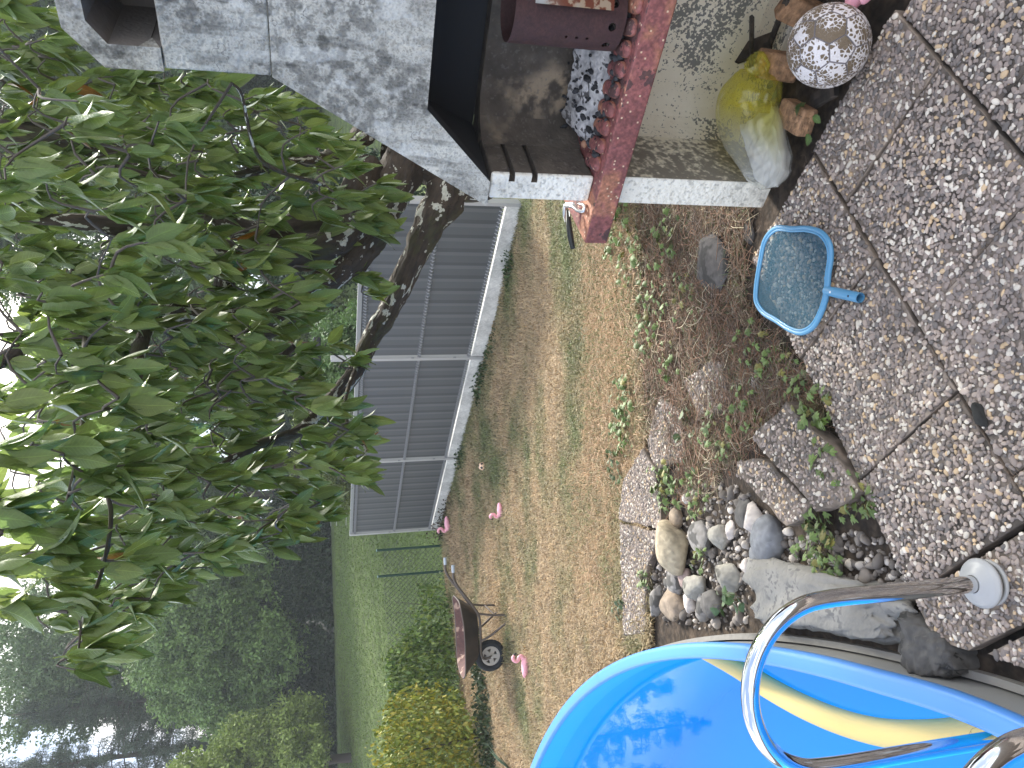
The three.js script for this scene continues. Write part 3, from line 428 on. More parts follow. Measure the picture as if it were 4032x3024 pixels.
{ const p = onY(3452, 8, 0.02); flamingo('pink toy flamingo lying against the weathered football', V(p.x + 0.085, 0.0, p.z + 0.02), -0.6, 1.15, 'pink toy flamingos'); }
{
  const woodTex = tex(512, (u, v) => { const a = tfbm(u, v, 30, 91, 5), b = tfbm(u, v * 0.3, 60, 92, 3), k = 0.82 + 0.5 * (a - 0.5) + 0.3 * (b - 0.5); return [186 * k, 144 * k, 108 * k]; }), m = std({ map: woodTex, bumpMap: stuccoBump, bumpScale: 0.006 });
  const block = (label, px, py, y, rot, w = 0.145, h = 0.062, d = 0.092) => { const g = new RoundedBoxGeometry(w, h, d, 3, 0.011), o = single('wood_briquette', label, 'briquette', uvBox(g, 2), m, onY(px, py, y), 'pressed wood briquettes'); o.rotation.set(...rot); return o; };
  block('tan pressed wood briquette behind a small weed, nearest the bag', 3135, 462, 0.034, [0.0, 0.95, 0.06]);
  block('tan pressed wood briquette standing between bag and football', 3060, 258, 0.07, [0.0, 0.9, 1.35]);
  block('tan pressed wood briquette behind the football', 3150, 45, 0.055, [0.2, 0.5, 1.2]);
  const dark = std({ map: tex(256, (u, v) => { const a = tfbm(u, v * 0.12, 40, 95, 4), k = 0.6 + 0.9 * (a - 0.3); return [78 * k, 68 * k, 60 * k]; }), bumpMap: stuccoBump, bumpScale: 0.004 });
  const stick = (name, label, cat, A, B, w, h) => { const d = B.clone().sub(A), L = d.length(), g = uvBox(box(L, h, w, 0, 0, 0, 0.003)), o = single(name, label, cat, g, dark, A.clone().add(B).multiplyScalar(0.5)); o.quaternion.setFromUnitVectors(V(1, 0, 0), d.normalize()); };
  const z5 = (x, y, h) => onY(2700 + 0.3617 * x, 0.3617 * y, h);
  stick('weathered_stick', 'split grey stick leaning upright behind the yellow bag', 'stick', z5(715, 780, 0.02), z5(720, 180, 0.19), 0.016, 0.013);
  stick('weathered_stick', 'brown slat leaning behind the football into the barbecue base', 'stick', z5(900, 520, 0.03), z5(1120, -60, 0.14), 0.024, 0.01);
  stick('scrap_board', 'short dark board lying at the barbecue base behind the stick', 'board', z5(520, 610, 0.06), z5(960, 450, 0.02), 0.07, 0.022);
  stick('scrap_board', 'black charred board on the dirt under the football', 'board', z5(1380, 1120, 0.0), z5(1640, 960, 0.0), 0.05, 0.02);
}
// yellow and clear plastic bag of ash
{
  const t = thing('plastic_bag', 'knotted translucent yellow plastic bag of grey ash by the barbecue', 'plastic bag');
  const E = onY(3062, 735, 0.085), M1 = onY(2985, 560, 0.115), M2 = onY(2945, 420, 0.13), K = onY(2995, 318, 0.125), T0 = onY(3005, 280, 0.135), T1 = onY(2965, 235, 0.185);
  const film = new THREE.CatmullRomCurve3([E, M1, M2, K, T0, T1], false, 'centripetal'), nT = 90, nA = 96;
  const rad = (t) => { const a = [[0, 0.004], [0.035, 0.06], [0.10, 0.088], [0.25, 0.108], [0.42, 0.112], [0.55, 0.092], [0.66, 0.05], [0.73, 0.017], [0.78, 0.016], [0.86, 0.030], [0.95, 0.036], [1, 0.034]]; for (let i = 0; i < a.length - 1; i++) if (t <= a[i + 1][0]) return mix(a[i][1], a[i + 1][1], smooth(a[i][0], a[i + 1][0], t)); return 0.034; };
  function bagGeo(shrinkBy, t0, t1, foldAmp) {
    const pos = [], col = [], idx = [], Z = V(0, 1, 0);
    for (let i = 0; i <= nT; i++) {
      const t = mix(t0, t1, i / nT), p = film.getPoint(t), d = film.getTangent(t), s = V(0, 0, 0).crossVectors(d, Z).normalize(), u = V(0, 0, 0).crossVectors(s, d).normalize();
      for (let j = 0; j <= nA; j++) {
        const a = j / nA * Math.PI * 2, f = 1 + foldAmp * (0.35 + 1.2 * smooth(0.3, 0.72, t)) * smooth(0.45, 0.75, t) * (0.6 * Math.sin(9 * a + 5 * t + 2 * Math.sin(3 * a)) + 0.5 * Math.sin(17 * a - 7 * t)) + foldAmp * 2.6 * fbm3(Math.cos(a) * 2.4 + 3, Math.sin(a) * 2.4, t * 5, 5), r = Math.max(0.003, rad(t) * f - shrinkBy);
        const q = p.clone().addScaledVector(s, Math.cos(a) * r).addScaledVector(u, Math.sin(a) * r); q.y = Math.max(q.y, 0.004 + shrinkBy + 0.002 * Math.sin(a * 5)); pos.push(q.x, q.y, q.z);
        const yel = smooth(0.12, 0.42, t + 0.12 * Math.sin(a * 2 + 1)); col.push(mix(0.92, 0.86, yel), mix(0.93, 0.82, yel), mix(0.90, 0.22, yel));
      }
    }
    for (let i = 0; i < nT; i++) for (let j = 0; j < nA; j++) { const a = i * (nA + 1) + j; idx.push(a, a + 1, a + nA + 1, a + 1, a + nA + 2, a + nA + 1); }
    const g = new THREE.BufferGeometry(); g.setAttribute('position', new THREE.Float32BufferAttribute(pos, 3)); g.setAttribute('color', new THREE.Float32BufferAttribute(col, 3)); g.setIndex(idx); g.computeVertexNormals(); return g;
  }
  mesh('film', bagGeo(0, 0, 1, 0.07), new THREE.MeshPhysicalMaterial({ vertexColors: true, transmission: 0.86, thickness: 0, roughness: 0.16, ior: 1.5, side: THREE.DoubleSide }), t);
  const ash = bagGeo(0.008, 0.0, 0.36, 0.05), p = ash.attributes.position; for (let i = 0; i < p.count; i++) p.setY(i, Math.min(p.getY(i), 0.10 + 0.02 * fbm3(p.getX(i) * 20, 1, p.getZ(i) * 20, 2))); ash.deleteAttribute('color'); ash.computeVertexNormals();
  mesh('ash_fill', ash, std({ color: rgb(0.46, 0.45, 0.44), bumpMap: null, roughness: 1 }), t);
}
// pool skimmer net
{
  const t = thing('skimmer_net', 'light blue pool skimmer net lying on the patio edge', 'skimmer net'), blue = new THREE.MeshPhysicalMaterial({ color: rgb(0.085, 0.27, 0.46), roughness: 0.4, clearcoat: 0.2 });
  const w = (x, y, h = 0.028) => onY(2900 + 0.63 * x, 800 + 0.63 * y, h);
  const out = [[240, 158], [350, 157], [460, 158], [540, 190], [585, 260], [592, 340], [578, 440], [572, 520], [560, 600], [530, 690], [480, 775], [410, 812], [340, 795], [250, 738], [160, 680], [122, 610], [122, 530], [150, 350], [178, 230]].map(([x, y]) => w(x, y));
  mesh('frame', tube(out, 0.0085, 160, 10, true), blue, t);
  const mid = out.reduce((s, p) => s.add(p.clone().multiplyScalar(1 / out.length)), V(0, 0, 0)), inn = out.map((p) => p.clone().lerp(mid, 0.055).setY(0.031));
  mesh('inner_lip', tube(inn, 0.0045, 160, 8, true), blue, t);
  const c = new THREE.CatmullRomCurve3(inn, true, 'centripetal').getSpacedPoints(72), pos = [], uv = [], idx = []; const ringN = 8;
  for (let r = 0; r <= ringN; r++) for (const q of c) { const k = r / ringN, pnt = mid.clone().lerp(q, k); pos.push(pnt.x, 0.030 - 0.018 * (1 - k * k), pnt.z); uv.push(pnt.x / 0.05, pnt.z / 0.05); }
  for (let r = 0; r < ringN; r++) for (let i = 0; i < 72; i++) { const a = r * 73 + i; idx.push(a, a + 1, a + 73, a + 1, a + 74, a + 73); }
  const g = new THREE.BufferGeometry(); g.setAttribute('position', new THREE.Float32BufferAttribute(pos, 3)); g.setAttribute('uv', new THREE.Float32BufferAttribute(uv, 2)); g.setIndex(idx); g.computeVertexNormals();
  mesh('mesh_cloth', g, new THREE.MeshStandardMaterial({ color: rgb(0.006, 0.085, 0.14), transparent: true, opacity: 0.55, roughness: 0.8, side: THREE.DoubleSide }), t);
  const H0 = w(560, 545, 0.03), H1 = w(775, 592, 0.022), d = H1.clone().sub(H0), L = d.length(), hp = [[0.0145, 0], [0.0165, L * 0.3], [0.0165, L], [0.0135, L], [0.0135, L * 0.2]].map(([x, y]) => new THREE.Vector2(x, y));
  const hg = new THREE.LatheGeometry(hp, 24); hg.applyQuaternion(new THREE.Quaternion().setFromUnitVectors(V(0, 1, 0), d.clone().normalize())); hg.translate(H0.x, H0.y, H0.z); const h = mesh('handle_socket', hg, blue, t);
  for (const k of [0.25, 0.78]) { const q = H0.clone().addScaledVector(d, k); mesh('lock_hole', new THREE.SphereGeometry(0.0042, 10, 8).translate(q.x, q.y + 0.0145, q.z), std({ color: k < 0.5 ? rgb(0.7, 0.7, 0.7) : rgb(0.02, 0.02, 0.03) }), h); }
  for (const [a, b] of [[[560, 545], [556, 460]], [[560, 548], [545, 640]]]) mesh('yoke', limb([w(a[0] + 10, a[1], 0.03), w(...b, 0.031)], [0.0075, 0.005], 8, 8), blue, t);
}
// ---------------------------------------------------------------- grey slatted metal fence on its concrete plinth
const lawnAt = (p) => groundY(p.x, p.z);
{
  const fence = thing('slat_fence', 'grey metal privacy fence of narrow vertical slats on concrete plinth', 'fence'), U = FENCE_DIR, N = V(-U.z, 0, U.x);    // N points to the neighbour
  const grey = std({ color: rgb(0.120, 0.127, 0.133), roughness: 0.5, metalness: 0.25 }), grey2 = std({ color: rgb(0.150, 0.157, 0.163), roughness: 0.5, metalness: 0.25 }), grey3 = std({ color: rgb(0.095, 0.101, 0.107), roughness: 0.5, metalness: 0.25 }), zinc = std({ color: rgb(0.30, 0.31, 0.325), roughness: 0.45, metalness: 0.5 }), postMat = std({ color: rgb(0.46, 0.46, 0.46), roughness: 0.5, metalness: 0.3 });
  const conc = std({ map: tex(512, (u, v) => { const a = tfbm(u, v, 8, 101, 5), b = tfbm(u, v, 60, 102, 3), k = 0.92 + 0.3 * (a - 0.5) + 0.2 * (b - 0.5); return [222 * k, 221 * k, 216 * k]; }), bumpMap: stuccoBump, bumpScale: 0.004 });
  const turn = Math.atan2(-U.z, U.x), at = (s, y, n = 0) => FENCE_A.clone().setY(y).addScaledVector(U, s).addScaledVector(N, n);
  const PITCH_S = 2.43, slatGeo = new THREE.BoxGeometry(0.047, 1.30, 0.004), rodGeo = new THREE.CylinderGeometry(0.0035, 0.0035, 1.36, 6), clipGeo = new THREE.BoxGeometry(0.012, 0.035, 0.014);
  for (let k = -1; k < 2; k++) {
    const a = k * PITCH_S + 0.04, b = (k + 1) * PITCH_S - 0.04, L = b - a, g = [];
    const put = (geo, s, y, n) => { const q = at(s, y, n), h = geo.clone().rotateY(turn).translate(q.x, q.y, q.z); g.push(h.index ? h.toNonIndexed() : h); };
    // double horizontal rods with the upright rod ends showing as small teeth: one welded mat
    for (const y of [-0.075, 0.52, 1.17]) for (const n of [-0.012, -0.024]) put(new THREE.BoxGeometry(L, 0.012, 0.006), (a + b) / 2, y, n);
    put(new THREE.BoxGeometry(L, 0.045, 0.05), (a + b) / 2, 1.235, 0);
    for (let i = 0; i <= 48; i++) for (const y of [-0.072, 0.523, 1.173]) { const q = at(a + L * i / 48, y, -0.03); g.push(new THREE.BoxGeometry(0.007, 0.04, 0.026).rotateX(0.5).rotateY(turn).translate(q.x, q.y, q.z).toNonIndexed()); }
    const mat = mesh('wire_mat', mergeGeometries(g), zinc, fence);
    for (let i = 0; i < 48; i++) { const q = at(a + L * (i + 0.5) / 48, 0.57, 0.002 + 0.003 * Math.sin(i * 2.4)), o = mesh('slat', slatGeo, [grey, grey2, grey3, grey][(i * 7 + k * 3 + 9) % 4], mat); o.position.copy(q); o.rotation.y = turn + 0.5 + 0.05 * Math.sin(i * 5.1 + k); }
    const pl = at((k + 0.5) * PITCH_S, -0.235); mesh('plinth', uvBox(box(PITCH_S - 0.05, 0.25, 0.06, 0, 0, 0, 0.006)).rotateY(turn).translate(pl.x, pl.y, pl.z), conc, fence);
  }
  for (let k = -1; k < 3; k++) { const h = k === 0 ? 1.86 : 1.58, q = at(k * PITCH_S, -0.32 + h / 2, -0.012), o = mesh('post', box(0.045, h, 0.065, 0, 0, 0, 0.004).rotateY(turn).translate(q.x, q.y, q.z), postMat, fence); for (const y of [0.1, 0.6]) { const c = at(k * PITCH_S - 0.04, y, -0.05); mesh('clamp', clipGeo.clone().rotateY(turn).translate(c.x, c.y, c.z), zinc, o); } }
}
// ---------------------------------------------------------------- pale wire fence of the neighbour, and the chain-link fence
{
  const t = thing('wire_fence', 'pale galvanised wire-mat fence standing behind the slat fence', 'fence'), m = std({ color: rgb(0.50, 0.50, 0.47), roughness: 0.5, metalness: 0.4 }), A = V(2.2, 0, -12.0), B = V(-3.2, 0, -20.5), d = B.clone().sub(A), L = d.length(); d.normalize(); const turn = Math.atan2(-d.z, d.x), g = [];
  const base = (s) => { const p = A.clone().addScaledVector(d, s); return p.setY(groundY(p.x, p.z)); };
  for (let s = 0; s < L; s += 0.07) { const p = base(s); g.push(new THREE.BoxGeometry(0.007, 1.2, 0.007).translate(p.x, p.y + 0.75, p.z)); }
  for (const y of [0.2, 0.55, 0.9, 1.15, 1.3]) for (let s = 0; s < L; s += 1) { const p = base(s + 0.5); g.push(new THREE.BoxGeometry(1.02, 0.012, 0.012).rotateY(turn).translate(p.x, p.y + y, p.z)); }
  mesh('wires', mergeGeometries(g), m, t); for (let s = 0.2; s < L; s += 2.5) { const p = base(s); mesh('post', box(0.06, 1.5, 0.05, p.x, p.y + 0.7, p.z), m, t); }
}
{
  const t = thing('chain_link_fence', 'low green chain-link fence with thin posts, half overgrown', 'fence'), green = std({ color: rgb(0.012, 0.05, 0.035), roughness: 0.5 }), wire = std({ color: rgb(0.06, 0.075, 0.05), roughness: 0.6 });
  const P = [V(-2.72, 0, -13.0), V(-3.12, 0, -12.85), V(-4.7, 0, -11.35), V(-5.75, 0, -10.2)]; P.forEach((p) => p.setY(groundY(p.x, p.z)));
  P.forEach((p, i) => { const o = mesh('post', new THREE.CylinderGeometry(0.021, 0.021, 1.15, 12).translate(p.x, p.y + 0.55, p.z), green, t); mesh('post_cap', new THREE.SphereGeometry(0.023, 10, 8).scale(1, 0.5, 1).translate(p.x, p.y + 1.127, p.z), std({ color: rgb(0.2, 0.3, 0.28) }), o); });
  for (let i = 0; i < 3; i++) {
    const A = P[i], B = P[i + 1], L = A.distanceTo(B), d = B.clone().sub(A).normalize(), g = [], H = 1.0, step = 0.085;
    for (let s = -H; s < L; s += step) for (const sg of [0, 1]) { const s0 = Math.max(0, s), s1 = Math.min(L, s + H), y0 = s0 - s, y1 = s1 - s; if (s1 - s0 < 0.03) continue; const a = A.clone().addScaledVector(d, sg ? L - s0 : s0), b = A.clone().addScaledVector(d, sg ? L - s1 : s1); a.y = A.y + 0.04 + y0; b.y = A.y + 0.04 + y1; const l = a.distanceTo(b), q = new THREE.BoxGeometry(l, 0.005, 0.005); q.applyQuaternion(new THREE.Quaternion().setFromUnitVectors(V(1, 0, 0), b.clone().sub(a).normalize())); const c = a.add(b).multiplyScalar(0.5); g.push(q.translate(c.x, c.y, c.z)); }
    mesh('wire_netting', mergeGeometries(g), wire, t);
  }
}
// ---------------------------------------------------------------- wheelbarrow
{
  const W = onLawn(2000, 2588), t = thing('wheelbarrow', 'rusty brown wheelbarrow parked on the dry lawn', 'wheelbarrow', V(W.x, groundY(W.x, W.z) + 0.0, W.z - 0.12), 0.07);
  const rustTex = tex(512, (u, v) => { const a = tfbm(u, v, 8, 111, 5), c = tfbm(u, v, 50, 112, 3), s = smooth(0.57, 0.66, tfbm(u, v, 12, 113, 5)); let q = lerp3([104, 74, 68], [84, 60, 56], a).map((x) => x * (0.85 + 0.3 * c)); return lerp3(q, [196, 170, 148], s * 0.75); }), rust = std({ map: rustTex, roughness: 0.8, metalness: 0.1, side: THREE.DoubleSide }), dark = std({ map: tex(256, (u, v) => { const a = tfbm(u, v, 6, 115, 5), k = 0.8 + 0.5 * (a - 0.5); return lerp3([66, 62, 60], [86, 74, 66], a).map((x) => x * k); }), roughness: 0.7, metalness: 0.2, side: THREE.DoubleSide }), steel = std({ color: rgb(0.10, 0.082, 0.07), roughness: 0.6, metalness: 0.3 }), grip = std({ color: rgb(0.35, 0.40, 0.45), roughness: 0.5 }), rubber = std({ color: rgb(0.016, 0.019, 0.024), roughness: 0.8 }), hub = std({ color: rgb(0.48, 0.46, 0.43), roughness: 0.5, metalness: 0.3 });
  // tray: a lofted pan, inner and outer skins
  function pan(inset, lift) {
    const rings = [[0.33, 0.02, 0.50, 0.17], [0.345, -0.015, 0.54, 0.19], [0.43, -0.10, 0.60, 0.245], [0.505, -0.185, 0.665, 0.295]], pos = [], idx = [], n = 48;
    const ring = (y, x0, x1, w) => { for (let j = 0; j < n; j++) { const a = j / n * Math.PI * 2, c = Math.cos(a), s = Math.sin(a), ex = Math.sign(c) * Math.pow(Math.abs(c), 0.42), ez = Math.sign(s) * Math.pow(Math.abs(s), 0.42), nose = ex < 0 ? 1 - 0.35 * Math.pow(-ex, 6) : 1; pos.push((x0 + x1) / 2 + ex * (x1 - x0) / 2 * (1 - inset), y + lift + (y > 0.5 ? 0.03 * smooth(0.2, 1, ex) : 0), ez * w * nose * (1 - inset)); } };
    rings.forEach((r) => ring(...r)); for (let i = 0; i < 3; i++) for (let j = 0; j < n; j++) { const a = i * n + j, b = i * n + (j + 1) % n; idx.push(a, a + n, b, b, a + n, b + n); }
    const c = pos.length / 3; pos.push(0.26, 0.33 + lift, 0); for (let j = 0; j < n; j++) idx.push(c, j, (j + 1) % n);
    const g = new THREE.BufferGeometry(); g.setAttribute('position', new THREE.Float32BufferAttribute(pos, 3)); g.setIndex(idx); g.computeVertexNormals(); return [uvBox(g), pos.slice(3 * n * 3, 4 * n * 3)];
  }
  const [og, rim] = pan(0, 0), [ig] = pan(0.012, 0.006); const tray = mesh('tray', og, dark, t); mesh('tray_lining', ig, rust, tray);
  const rp = []; for (let i = 0; i < rim.length; i += 3) rp.push(V(rim[i], rim[i + 1], rim[i + 2])); mesh('rolled_rim', tube(rp, 0.008, 120, 8, true), steel, tray);
  for (const s of [-1, 1]) {
    const z = (k) => s * k; mesh('frame_tube', tube([V(0, 0.175, z(0.075)), V(-0.01, 0.26, z(0.075)), V(0.05, 0.295, z(0.11)), V(0.25, 0.315, z(0.20)), V(0.50, 0.335, z(0.26)), V(0.62, 0.40, z(0.275)), V(0.86, 0.57, z(0.285)), V(0.94, 0.605, z(0.285)), V(1.02, 0.605, z(0.285))], 0.0145, 60, 10), steel, t);
    mesh('grip', tube([V(1.0, 0.605, z(0.285)), V(1.08, 0.605, z(0.285))], 0.018, 6, 12), grip, t);
    mesh('leg', tube([V(0.53, 0.345, z(0.26)), V(0.50, 0.16, z(0.265)), V(0.49, 0.05, z(0.265)), V(0.46, 0.012, z(0.265)), V(0.42, 0.012, z(0.262)), V(0.37, 0.08, z(0.255)), V(0.27, 0.22, z(0.23)), V(0.22, 0.31, z(0.2))], 0.0125, 60, 10), steel, t);
  }
  mesh('cross_bar', tube([V(0.50, 0.16, -0.265), V(0.50, 0.16, 0.265)], 0.009, 6, 8), steel, t);
  const wheel = mesh('tyre', new THREE.TorusGeometry(0.135, 0.041, 18, 48).translate(0, 0.174, 0), rubber, t);
  const sh = new THREE.Shape(); sh.absarc(0, 0, 0.104, 0, Math.PI * 2); for (let k = 0; k < 5; k++) { const p = new THREE.Path(), a0 = k * 1.2566 + 0.2, w = 0.36; p.moveTo(0.034 * Math.cos(a0 + 0.0), 0.034 * Math.sin(a0)); p.lineTo(0.080 * Math.cos(a0 - w), 0.080 * Math.sin(a0 - w)); p.absarc(0, 0, 0.080, a0 - w, a0 + w); p.lineTo(0.034 * Math.cos(a0), 0.034 * Math.sin(a0)); sh.holes.push(p); }
  mesh('wheel_rim', new THREE.ExtrudeGeometry(sh, { depth: 0.03, bevelEnabled: true, bevelSize: 0.004, bevelThickness: 0.004, bevelSegments: 2, curveSegments: 24 }).translate(0, 0.174, -0.005), hub, t);
  mesh('wheel_rim_back', new THREE.CylinderGeometry(0.10, 0.10, 0.03, 32).rotateX(Math.PI / 2).translate(0, 0.174, -0.025), steel, t);
  mesh('axle', new THREE.CylinderGeometry(0.011, 0.011, 0.19, 12).rotateX(Math.PI / 2).translate(0, 0.174, 0), hub, t);
}
// ---------------------------------------------------------------- flamingos and small ball on the lawn
{
  const put = (px, py, turn, k, label) => { const p = onLawn(px, py); flamingo(label, V(p.x, groundY(p.x, p.z) - 0.006, p.z), turn, k, 'pink toy flamingos'); };
  put(2086, 2622, 0.25, 1.0, 'pink toy flamingo on the dry lawn near the wheelbarrow wheel and pool');
  put(1985, 2007, 2.7, 0.92, 'pink toy flamingo in the middle of the dry lawn');
  put(1778, 2062, 2.9, 1.25, 'pink toy flamingo at the far end of the slat fence');
  const p = onLawn(1915, 1835), col = (x, y, z) => { const [e, isP] = panels(x, y, z); return isP ? [24, 24, 26] : e < 0.01 ? [150, 120, 100] : [232, 196, 164]; };
  const b = single('small_ball', 'small cream and black play football on the dry lawn', 'ball', new THREE.SphereGeometry(0.05, 32, 20), std({ map: sphereTex(512, col), roughness: 0.5 }), V(p.x, groundY(p.x, p.z) + 0.052, p.z)); b.rotation.set(0.4, 1.1, 0.2);
}
// ---------------------------------------------------------------- cherry tree behind the barbecue
const barkTex = (seed, lich) => tex(512, (u, v) => { const a = tfbm(u, v, 16, seed, 5), r = tfbm(u, v * 0.35, 30, seed + 3, 4), l = smooth(lich, lich + 0.02, tfbm(u, v, 14, seed + 7, 5) + 0.5 * (tfbm(u, v, 3, seed + 17, 3) - 0.56)); let c = lerp3([38, 33, 29], [92, 80, 68], a * 0.6 + r * 0.4); c = lerp3(c, [70, 74, 46], smooth(0.55, 0.7, tfbm(u, v, 5, seed + 11, 4)) * 0.5); return lerp3(c, lerp3([168, 170, 158], [204, 204, 194], tfbm(u, v, 60, seed + 13, 2)), l); });
const barkBump = tex(512, (u, v) => 0.7 * tfbm(u, v * 0.4, 26, 207, 4) + 0.3 * smooth(0.63, 0.66, tfbm(u, v, 9, 208, 5)), false);
const bark = std({ map: barkTex(201, 0.70), bumpMap: barkBump, bumpScale: 0.02 }); bark.map.repeat.set(1.6, 1.6);
const twigBark = std({ color: rgb(0.10, 0.085, 0.075) });
function leafGeo(seed, w, curl, fold, serr = 0.05) {         // hangs from the origin along -y, one unit long, a stalk included
  const R = rng(seed), n = 9, pos = [], uv = [], idx = [], bend = (R() - 0.5) * 0.25;
  for (let i = 0; i <= n; i++) {
    const t = i / n, y = -0.16 - 0.84 * t, half = w * Math.pow(Math.sin(Math.PI * Math.pow(t, 0.72)), 0.85) * (i % 2 ? 1 + serr : 1 - serr), z = curl * t * t, sx = bend * t * t, hz = half * fold;
    pos.push(sx - half, y + (i % 2 ? 0.012 : 0), z + hz + 0.02 * Math.sin(t * 9 + seed), sx, y, z, sx + half, y + (i % 2 ? 0.012 : 0), z + hz + 0.02 * Math.cos(t * 8 + seed)); uv.push(0, t, 0.5, t, 1, t);
  }
  for (let i = 0; i < n; i++) { const a = i * 3; idx.push(a, a + 3, a + 1, a + 1, a + 3, a + 4, a + 1, a + 4, a + 2, a + 2, a + 4, a + 5); }
  const k = pos.length / 3; pos.push(-0.012, 0, 0, 0.012, 0, 0, -0.010, -0.17, 0, 0.010, -0.17, 0); uv.push(0.5, 0.02, 0.5, 0.02, 0.5, 0.02, 0.5, 0.02); idx.push(k, k + 2, k + 1, k + 1, k + 2, k + 3);
  const g = new THREE.BufferGeometry(); g.setAttribute('position', new THREE.Float32BufferAttribute(pos, 3)); g.setAttribute('uv', new THREE.Float32BufferAttribute(uv, 2)); g.setIndex(idx); g.computeVertexNormals(); return g;
}
const vein = (u, v) => { const s = Math.abs(u - 0.5) * 2, q = ((v - s * 0.13) * 11) % 1, w = Math.abs(q - 0.5) < 0.06 + 0.02 * s ? 1 : 0; return Math.max(s < 0.05 ? 1 : 0, w * 0.55 * (1 - 0.5 * s)); };
const leafMap = tex(128, (u, v) => { const k = 0.80 + 0.22 * (tfbm(u, v, 4, 241, 4) - 0.5) + 0.14 * vein(u, v); return [262 * k, 255 * k, 250 * k]; }, true, 256), leafBump = tex(128, (u, v) => 0.6 - 0.5 * vein(u, v) + 0.3 * tfbm(u, v, 10, 243, 3), false, 256);
const leafGeos = [leafGeo(1, 0.155, 0.2, 0.5), leafGeo(2, 0.17, -0.2, 0.35), leafGeo(3, 0.14, 0.32, 0.65), leafGeo(4, 0.18, 0.08, 0.3), leafGeo(5, 0.15, -0.36, 0.55)];
const leafMatOf = (c) => new THREE.MeshPhysicalMaterial({ color: c, map: leafMap, bumpMap: leafBump, bumpScale: 0.0016, roughness: 0.44, transmission: 0.5, thickness: 0, side: THREE.DoubleSide, ior: 1.4 });
{
  const tree = thing('cherry_tree', 'old cherry tree with drooping leaves and lichen-spotted limbs behind barbecue', 'tree');
  const K = 4032 / 2212, at = (x, y, z) => onZ(x * K, y * K, z), limbs = [], samples = [];
  const grow = (name, pts, radii, seg = 40, rad = 12, rough = 0.35) => { const P = pts.map((p) => (p.isVector3 ? p : at(...p))), c = new THREE.CatmullRomCurve3(P, false, 'centripetal'); for (let i = 0; i <= 30; i++) samples.push(c.getPointAt(i / 30)); return mesh(name, limb(P, radii, seg, rad, rough), bark, tree); };
  const root = V(1.36, -0.25, -4.45);
  grow('trunk', [root, V(1.32, 0.4, -4.42), at(1000, 372, -4.3), at(905, 330, -4.25), at(840, 330, -4.2)], [0.19, 0.165, 0.16, 0.15, 0.12], 50, 18, 0.3);
  grow('limb', [at(980, 372, -4.3), at(962, 425, -4.22), at(925, 490, -4.2), at(878, 590, -4.2), at(840, 668, -4.2), at(800, 735, -4.2), at(772, 795, -4.15), at(732, 848, -4.1), at(695, 884, -4.05), at(672, 905, -4.0)], [0.125, 0.115, 0.085, 0.07, 0.065, 0.058, 0.05, 0.045, 0.042, 0.03], 90, 14, 0.5);
  grow('limb', [at(870, 350, -4.2), at(835, 450, -4.1), at(790, 530, -4.0), at(735, 585, -3.95), at(690, 615, -3.9), at(635, 660, -3.9), at(585, 700, -3.85), at(553, 706, -3.85), at(515, 694, -3.85), at(433, 680, -3.8), at(333, 676, -3.75), at(250, 683, -3.7), at(150, 672, -3.7), at(60, 625, -3.7), at(-60, 600, -3.7)], [0.12, 0.10, 0.085, 0.078, 0.07, 0.066, 0.06, 0.06, 0.058, 0.05, 0.046, 0.04, 0.034, 0.028, 0.02], 110, 14, 0.5);
  grow('limb', [at(560, 706, -3.85), at(530, 725, -3.8), at(500, 735, -3.75)], [0.05, 0.04, 0.03], 16, 10, 0.4);
  grow('limb', [at(810, 420, -4.1), at(744, 515, -3.95), at(675, 543, -3.9), at(606, 557, -3.9), at(537, 566, -3.85), at(490, 585, -3.85), at(482, 622, -3.85)], [0.10, 0.095, 0.085, 0.08, 0.075, 0.05, 0.045], 60, 14, 0.5);
  grow('limb', [at(535, 564, -3.85), at(480, 540, -3.8), at(400, 530, -3.75), at(300, 500, -3.7), at(180, 480, -3.6), at(40, 470, -3.6)], [0.06, 0.05, 0.045, 0.04, 0.03, 0.02], 50, 12, 0.4);
  grow('limb', [at(800, 360, -4.15), at(727, 462, -4.0), at(640, 483, -4.0), at(537, 502, -3.95), at(433, 440, -3.9), at(398, 416, -3.85), at(333, 383, -3.8), at(233, 333, -3.75), at(167, 307, -3.7), at(60, 285, -3.65), at(-120, 270, -3.6)], [0.085, 0.075, 0.065, 0.06, 0.055, 0.055, 0.055, 0.055, 0.052, 0.045, 0.03], 80, 12, 0.4);
  grow('limb', [at(790, 290, -4.2), at(720, 335, -4.0), at(675, 346, -3.7), at(571, 364, -3.5), at(502, 381, -3.4), at(450, 395, -3.35), at(364, 388, -3.3), at(250, 360, -3.2)], [0.06, 0.045, 0.03, 0.027, 0.02, 0.016, 0.014, 0.01], 50, 10, 0.6);
  grow('limb', [at(640, 750, -3.9), at(600, 780, -3.9), at(560, 800, -3.8), at(520, 840, -3.7), at(470, 860, -3.6), at(440, 900, -3.6)], [0.03, 0.026, 0.024, 0.022, 0.02, 0.014], 40, 10, 0.4);
  grow('limb', [at(700, 880, -4.05), at(650, 930, -3.9), at(560, 960, -3.7), at(480, 1000, -3.6), at(380, 1010, -3.5)], [0.03, 0.028, 0.024, 0.02, 0.012], 40, 10, 0.4);
  grow('limb', [at(-30, 800, -3.2), at(60, 748, -3.3), at(110, 722, -3.4), at(160, 700, -3.6), at(240, 690, -3.7)], [0.024, 0.026, 0.026, 0.024, 0.024], 40, 10, 0.4);
  grow('limb', [at(330, 680, -3.75), at(300, 760, -3.3), at(290, 850, -3.0), at(320, 900, -2.9)], [0.03, 0.028, 0.03, 0.024], 30, 10, 0.4);
